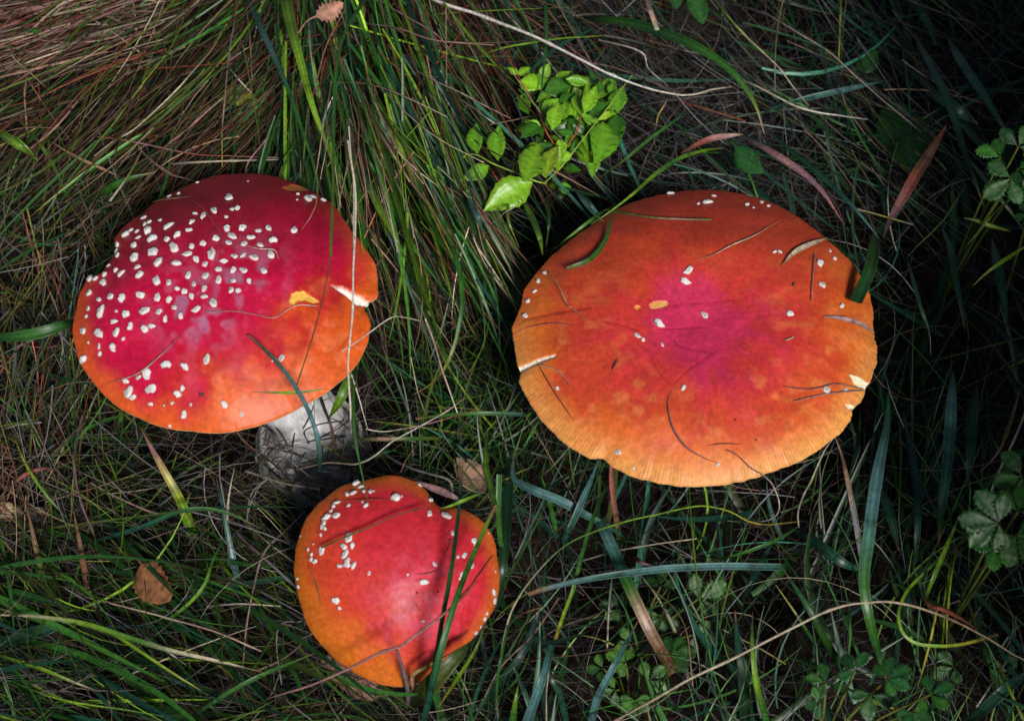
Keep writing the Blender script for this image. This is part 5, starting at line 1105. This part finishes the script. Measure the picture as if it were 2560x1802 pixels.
for pts, zs, r_, cc in [([(580, 95), (650, 250), (760, 450), (860, 620), (930, 800), (1010, 930), (1080, 1040)], [10, 9.8, 9.6, 9.3, 9, 8, 6.5], 6, RS), ([(1245, 655), (1195, 820), (1110, 940), (1078, 1060)], [9, 8.6, 8, 6], 9, RS), ([(1010, 550), (985, 600), (950, 665)], [9.2, 9, 8.8], 5, RS),
                        ([(1690, 310), (1620, 400), (1500, 560), (1350, 750), (1180, 970), (1050, 1130), (920, 1255)], [9.8, 9.8, 9.8, 9.8, 9.6, 9, 7.8], 5, GS), ([(225, 1005), (330, 1012), (450, 1080), (620, 1150), (840, 1240), (930, 1260)], [8.4, 8.4, 8.3, 8.2, 8, 7.6], 7, GS),
                        ([(930, 1250), (945, 1330), (940, 1420)], [7.6, 4, -2.6], 9, RS), ([(1078, 1050), (1020, 1180), (945, 1330)], [6.3, 5, 3.5], 8, RS), ([(640, 1150), (660, 980)], [8.4, 8.4], 4, GS), ([(1000, 1240), (1040, 1300)], [6.5, 5.6], 4, GS)]:
    P = at(src('D', pts), np.array(zs) * 0.01)
    rr_ = r_ / ZM['D'][2] * mmpx(P[0])
    V, F, C = stem_mesh(P, rr_ * 0.75, rr_ * 1.1, cc)
    child('stem', fast_mesh('stem', V, F, C), M_TWIG, bil)

# toothed herbs
def herb(zm, cpx, z, leaves, label, cols, seed):
    r0 = np.random.default_rng(seed)
    c0 = at(src(zm, cpx), z * 0.01)
    foot = np.array([c0[0] + r0.normal(0, 0.01), c0[1] + 0.01, -0.027])
    root = empty('toothed_herb', foot)
    tag(root, label, 'plant', None)
    for (bx, by, ang, ln, nf) in leaves:
        hub = at(src(zm, (bx, by)), z * 0.01 + r0.uniform(-0.006, 0.008))
        mid = (hub + foot) / 2 + np.array([0, 0, 0.01])
        V, F, C = stem_mesh([foot, mid, hub], 0.0009, 0.0006, [(0.07, 0.12, 0.02), (0.14, 0.16, 0.03)])
        child('stem', fast_mesh('stem', V, F, C), M_TWIG, root)
        L = ln / ZM[zm][2] * mmpx(hub)
        nrm = norm(np.array([r0.normal(0, 0.22), -0.35 + r0.normal(0, 0.22), 1.0]))
        u_ = norm(np.cross(np.array([0, 1.0, 0]), nrm)); v_ = np.cross(nrm, u_)
        for k in range(nf):
            a = math.radians(ang) + (k - (nf - 1) / 2) * (1.25 if nf <= 3 else 0.85)
            d = u_ * math.cos(a) + v_ * math.sin(a)
            l_ = L * (1 - 0.12 * abs(k - (nf - 1) / 2)) * r0.uniform(0.9, 1.1)
            cc = np.array(cols[r0.integers(len(cols))]) * np.exp(r0.normal(0, 0.15))
            V, F, C = leaf_mesh(hub + d * 0.0008, hub + d * l_ + nrm * r0.normal(0, 0.08) * l_, l_ * 0.62, cc, seed * 31 + k + int(bx), serr=0.20, fold=0.2, curl=0.12, normal=nrm, n=15, shape=(1.35, 0.75))
            child('leaflet', fast_mesh('leaflet', V, F, C), M_HERB, root)
    return root
HB = [(0.017, 0.080, 0.012), (0.028, 0.105, 0.013), (0.012, 0.060, 0.013)]
HD = [(0.022, 0.085, 0.014), (0.035, 0.11, 0.015), (0.016, 0.065, 0.014)]
herb('K', (1400, 560), 12, [(1350, 520, 160, 190, 3), (1470, 450, 60, 180, 3), (1420, 660, 215, 230, 3), (1560, 600, 0, 200, 5), (1470, 600, -40, 150, 3)], 'bright toothed herb leaves beyond the broad mushroom by a teal blade', HB, 5)
herb('K', (1540, 900), 10, [(1540, 900, 180, 110, 3)], 'small toothed leaf below the bright toothed herb', HB, 6)
herb('J', (1230, 650), 12, [(1200, 620, 170, 210, 5), (1290, 680, 300, 190, 5), (1300, 560, 60, 170, 3), (1200, 740, 250, 150, 3)], 'toothed herb with a pale bud beside the stiff upright teal blade', HB, 7)
herb('J', (1300, 380), 11, [(1320, 380, 190, 160, 3)], 'small toothed leaf above the herb with a pale bud', HB, 8)
herb('J', (560, 1440), 9, [(480, 1360, 120, 120, 3), (640, 1400, 20, 130, 5), (560, 1480, 260, 130, 3), (330, 1420, 170, 110, 3), (770, 1570, 300, 140, 5), (860, 1480, 20, 120, 3), (300, 1520, 200, 100, 3)], 'low toothed herb with yellow green tips under the long brown straw', HB, 9)
herb('I', (1080, 1150), 2.2, [(1120, 780, 80, 130, 3), (1350, 860, 30, 190, 3), (860, 920, 170, 130, 5), (1120, 960, 280, 170, 5), (1180, 1200, 0, 170, 5), (940, 1130, 200, 120, 3), (1330, 1080, 330, 150, 3)], 'dark creeping herb behind the blade that withers brown', HD, 10)
herb('I', (960, 1400), 2.6, [(900, 1250, 160, 130, 5), (1050, 1360, 40, 130, 3), (840, 1420, 190, 110, 3), (960, 1480, 270, 130, 5), (760, 1290, 180, 100, 3)], 'pale tipped creeping herb near the slanting blue green blade', [(0.06, 0.16, 0.02), (0.04, 0.12, 0.018)], 12)
herb('J', (1100, 1180), 2.5, [(980, 1340, 200, 120, 3), (1150, 1340, 10, 140, 3)], 'small dim herb leaf in the looped lime tuft', HD, 14)

# single broad leaves
def broad_leaf(name, zm, b0, b1, wd, z0, z1, col, mat, label, cat, serr=0.06, fold=0.15, curl=0.08, n=17, shape=(0.85, 0.8), vein=True, normal=None):
    A0 = at(src(zm, b0), z0 * 0.01); A1 = at(src(zm, b1), z1 * 0.01)
    V, F, C = leaf_mesh(A0, A1, wd / ZM[zm][2] * mmpx(A0), col, int(b0[0] + b0[1]), serr=serr, fold=fold, curl=curl, n=n, shape=shape, normal=normal)
    root = empty(name, A0)
    child('leaf_blade', fast_mesh('leaf_blade', V, F, C), mat, root)
    tail = A0 + norm(A0 - A1) * 0.012 + np.array([0, 0, -0.006])
    V, F, C = stem_mesh([A0 + norm(A1 - A0) * 0.003, A0 + norm(A0 - A1) * 0.005, tail], 0.0006, 0.0005, [np.array(col) * 0.9])
    child('leaf_stalk', fast_mesh('leaf_stalk', V, F, C), M_TWIG, root)
    tag(root, label, cat)
    return root
UPN = np.array([0.1, -0.3, 1.0])
broad_leaf('green_leaf', 'K', (760, 650), (610, 130), 400, 2.5, 3, (0.015, 0.060, 0.008), M_HERB, 'large dark green toothed leaf beside the red brown withered blade', 'leaf', normal=UPN)
broad_leaf('green_leaf', 'G', (735, 795), (880, 935), 120, 5, 5, (0.020, 0.10, 0.022), M_HERB, 'small dark green leaf behind the broad mushroom', 'leaf', serr=0.03)
broad_leaf('green_leaf', 'G', (500, -40), (560, 125), 110, 6, 6, (0.030, 0.11, 0.022), M_HERB, 'grey green leaf hanging above the wide bowed blade', 'leaf', serr=0.03)
broad_leaf('green_leaf', 'G', (415, -60), (418, 45), 80, 5.5, 5.5, (0.028, 0.10, 0.022), M_HERB, 'small round green leaf next to the grey green leaf', 'leaf', serr=0.03)
broad_leaf('green_leaf', 'G', (1400, 400), (1500, 270), 120, 3, 3.5, (0.015, 0.07, 0.010), M_HERB, 'dim green leaf in the shade over the long grey straw', 'leaf', serr=0.03)
broad_leaf('yellowing_leaf', 'E', (1640, 640), (1385, 610), 150, 6.5, 7, (0.20, 0.20, 0.03), M_DEAD, 'yellowing green leaf caught in the grass behind the warty cap', 'leaf', serr=0.02, curl=0.2)
broad_leaf('dead_leaf', 'E', (1760, 830), (1640, 520), 190, 5.5, 6, (0.15, 0.075, 0.04), M_DEAD, 'brown dead leaf next to the yellowing leaf', 'dead leaf', serr=0.03, curl=0.2)
broad_leaf('dead_leaf', 'E', (1730, 640), (1860, 690), 120, 5, 5.6, (0.16, 0.09, 0.035), M_DEAD, 'small brown dead leaf under the long green blade', 'dead leaf', serr=0.03, curl=0.2)
broad_leaf('dead_leaf', 'E', (2010, 110), (2190, 20), 120, 13, 13.5, (0.30, 0.15, 0.10), M_DEAD, 'ragged pinkish dead leaf hanging at the top of the tussock', 'dead leaf', serr=0.25, curl=0.2)
broad_leaf('dead_leaf', 'H', (760, 775), (905, 965), 190, 4.6, 5, (0.20, 0.085, 0.035), M_DEAD, 'rough rusty brown dead leaf lying on the thatch', 'dead leaf', serr=0.08, curl=0.1, shape=(0.8, 0.5))
broad_leaf('dead_leaf', 'L', (2010, 1090), (1770, 790), 230, 2.5, 3.5, (0.28, 0.17, 0.11), M_DEAD, 'curled tan dead leaf with a pale edge behind the domed mushroom', 'dead leaf', serr=0.03, curl=0.3, fold=0.4)
broad_leaf('dead_leaf', 'C', (720, 1560), (330, 1290), 270, 2.2, 3.2, (0.24, 0.12, 0.10), M_DEAD, 'dull pinkish brown leaf tucked under the domed mushroom', 'dead leaf', serr=0.02, curl=0.25, fold=-0.25, shape=(0.8, 0.6))

# bark chip and pale clods
def lump(name, zm, c, rx, ry, h, z, col, label, cat, seed):
    r0 = np.random.default_rng(seed)
    P = at(src(zm, c), z * 0.01)
    ax, ay = rx / ZM[zm][2] * mmpx(P), ry / ZM[zm][2] * mmpx(P) * 1.15
    ns, nr_ = 18, 9
    V = []; C = []
    for i in range(nr_):
        ph = -math.pi / 2 + math.pi * i / (nr_ - 1)
        for k in range(ns):
            t = 2 * math.pi * k / ns
            q = 1 + r0.normal(0, 0.09) + 0.12 * math.sin(3 * t + seed) + 0.08 * math.sin(5 * t + 2 * seed)
            V.append((ax * math.copysign(abs(math.cos(ph)) ** 0.55, math.cos(ph)) * math.cos(t) * q, ay * abs(math.cos(ph)) ** 0.55 * math.sin(t) * q, h * 0.01 * (math.sin(ph) + 0.12 * r0.normal())))
            C.append(np.array(col) * r0.uniform(0.7, 1.25))
    I = np.arange(nr_ * ns).reshape(nr_, ns); J = np.roll(I, -1, 1)
    F = np.stack([I[:-1], J[:-1], J[1:], I[1:]], -1).reshape(-1, 4)
    o = link(name, fast_mesh(name, V, F, C, smooth=False), M_FLESH)
    o.location = P
    o.rotation_euler = (r0.normal(0, 0.15), r0.normal(0, 0.15), r0.uniform(-0.3, 0.3))
    tag(o, label, cat)
lump('bark_chip', 'H', (45, 485), 70, 44, 0.6, 2.4, (0.42, 0.31, 0.18), 'pale tan bark chip lying in the thatch', 'bark chip', 1)
lump('bark_chip', 'H', (190, 505), 60, 34, 0.5, 1.6, (0.16, 0.13, 0.11), 'grey brown bark chip beside the pale one', 'bark chip', 2)
lump('veil_fragment', 'L', (500, 1110), 78, 70, 0.8, 1.2, (0.40, 0.38, 0.42), 'pale lilac grey lump beside the domed mushroom', 'veil fragment', 3)
lump('veil_fragment', 'L', (770, 950), 100, 52, 0.7, 1.2, (0.36, 0.34, 0.38), 'flat lilac grey lump between the stem and the domed mushroom', 'veil fragment', 4)
lump('veil_fragment', 'L', (420, 935), 30, 26, 0.4, 2.0, (0.45, 0.42, 0.38), 'small pale pellet on the grey stems by the mushroom foot', 'veil fragment', 5)

# ------------------------------------------------------------------ leafy bushes added out of view to darken the right side
def bush(c, rad, n, seed, label):
    r0 = np.random.default_rng(seed)
    root = empty('added_shade_bush', (c[0], c[1], -0.028))
    tag(root, label, 'bush', 'added shade bushes out of view')
    d = norm(r0.normal(0, 1, (n, 3))) * (r0.random((n, 1)) ** 0.4) * np.array(rad)
    ctr = np.array(c) + d
    a = norm(r0.normal(0, 1, (n, 3)) + np.array([0, 0, -0.2])); nn = norm(r0.normal(0, 0.6, (n, 3)) + np.array([0, 0, 1]))
    b = norm(np.cross(a, nn)); nn = np.cross(b, a)
    L = r0.uniform(0.012, 0.022, (n, 1)); Wd = L * 0.32
    V = np.stack([ctr - a * L, ctr - a * L * 0.3 + b * Wd + nn * Wd * .3, ctr + a * L * 0.3 + b * Wd * 0.9 + nn * Wd * .3, ctr + a * L, ctr + a * L * 0.3 - b * Wd * 0.9 + nn * Wd * .3, ctr - a * L * 0.3 - b * Wd + nn * Wd * .3], 1)
    I = np.arange(n * 6).reshape(n, 6)
    F = np.concatenate([I[:, [0, 1, 2, 3]], I[:, [0, 3, 4, 5]]])
    C = np.repeat(np.array([0.03, 0.11, 0.015]) * np.exp(r0.normal(0, 0.25, (n, 1))), 6, 0)
    child('crown', fast_mesh('crown', V.reshape(-1, 3), F, C), M_HERB, root)
    for k in range(5):
        tip = np.array(c) + norm(r0.normal(0, 1, 3)) * np.array(rad) * 0.7
        V, F, C = stem_mesh([(c[0] + r0.normal(0, .01), c[1] + r0.normal(0, .01), -0.03), (c[0] + r0.normal(0, .02), c[1], c[2] * 0.5), tip], 0.003, 0.001, [(0.10, 0.06, 0.035)])
        child('stem', fast_mesh('stem', V, F, C), M_TWIG, root)
bush((0.43, -0.32, 0.24), (0.16, 0.13, 0.21), 2000, 1, 'small leafy bush added out of view to shade the toothed herbs')
bush((0.45, 0.00, 0.28), (0.15, 0.15, 0.24), 2000, 2, 'leafy bush added out of view to shade the grass beyond the broad mushroom')
bush((0.58, 0.28, 0.28), (0.17, 0.17, 0.26), 2000, 3, 'leafy bush added out of view for shade beyond the large dark toothed leaf')
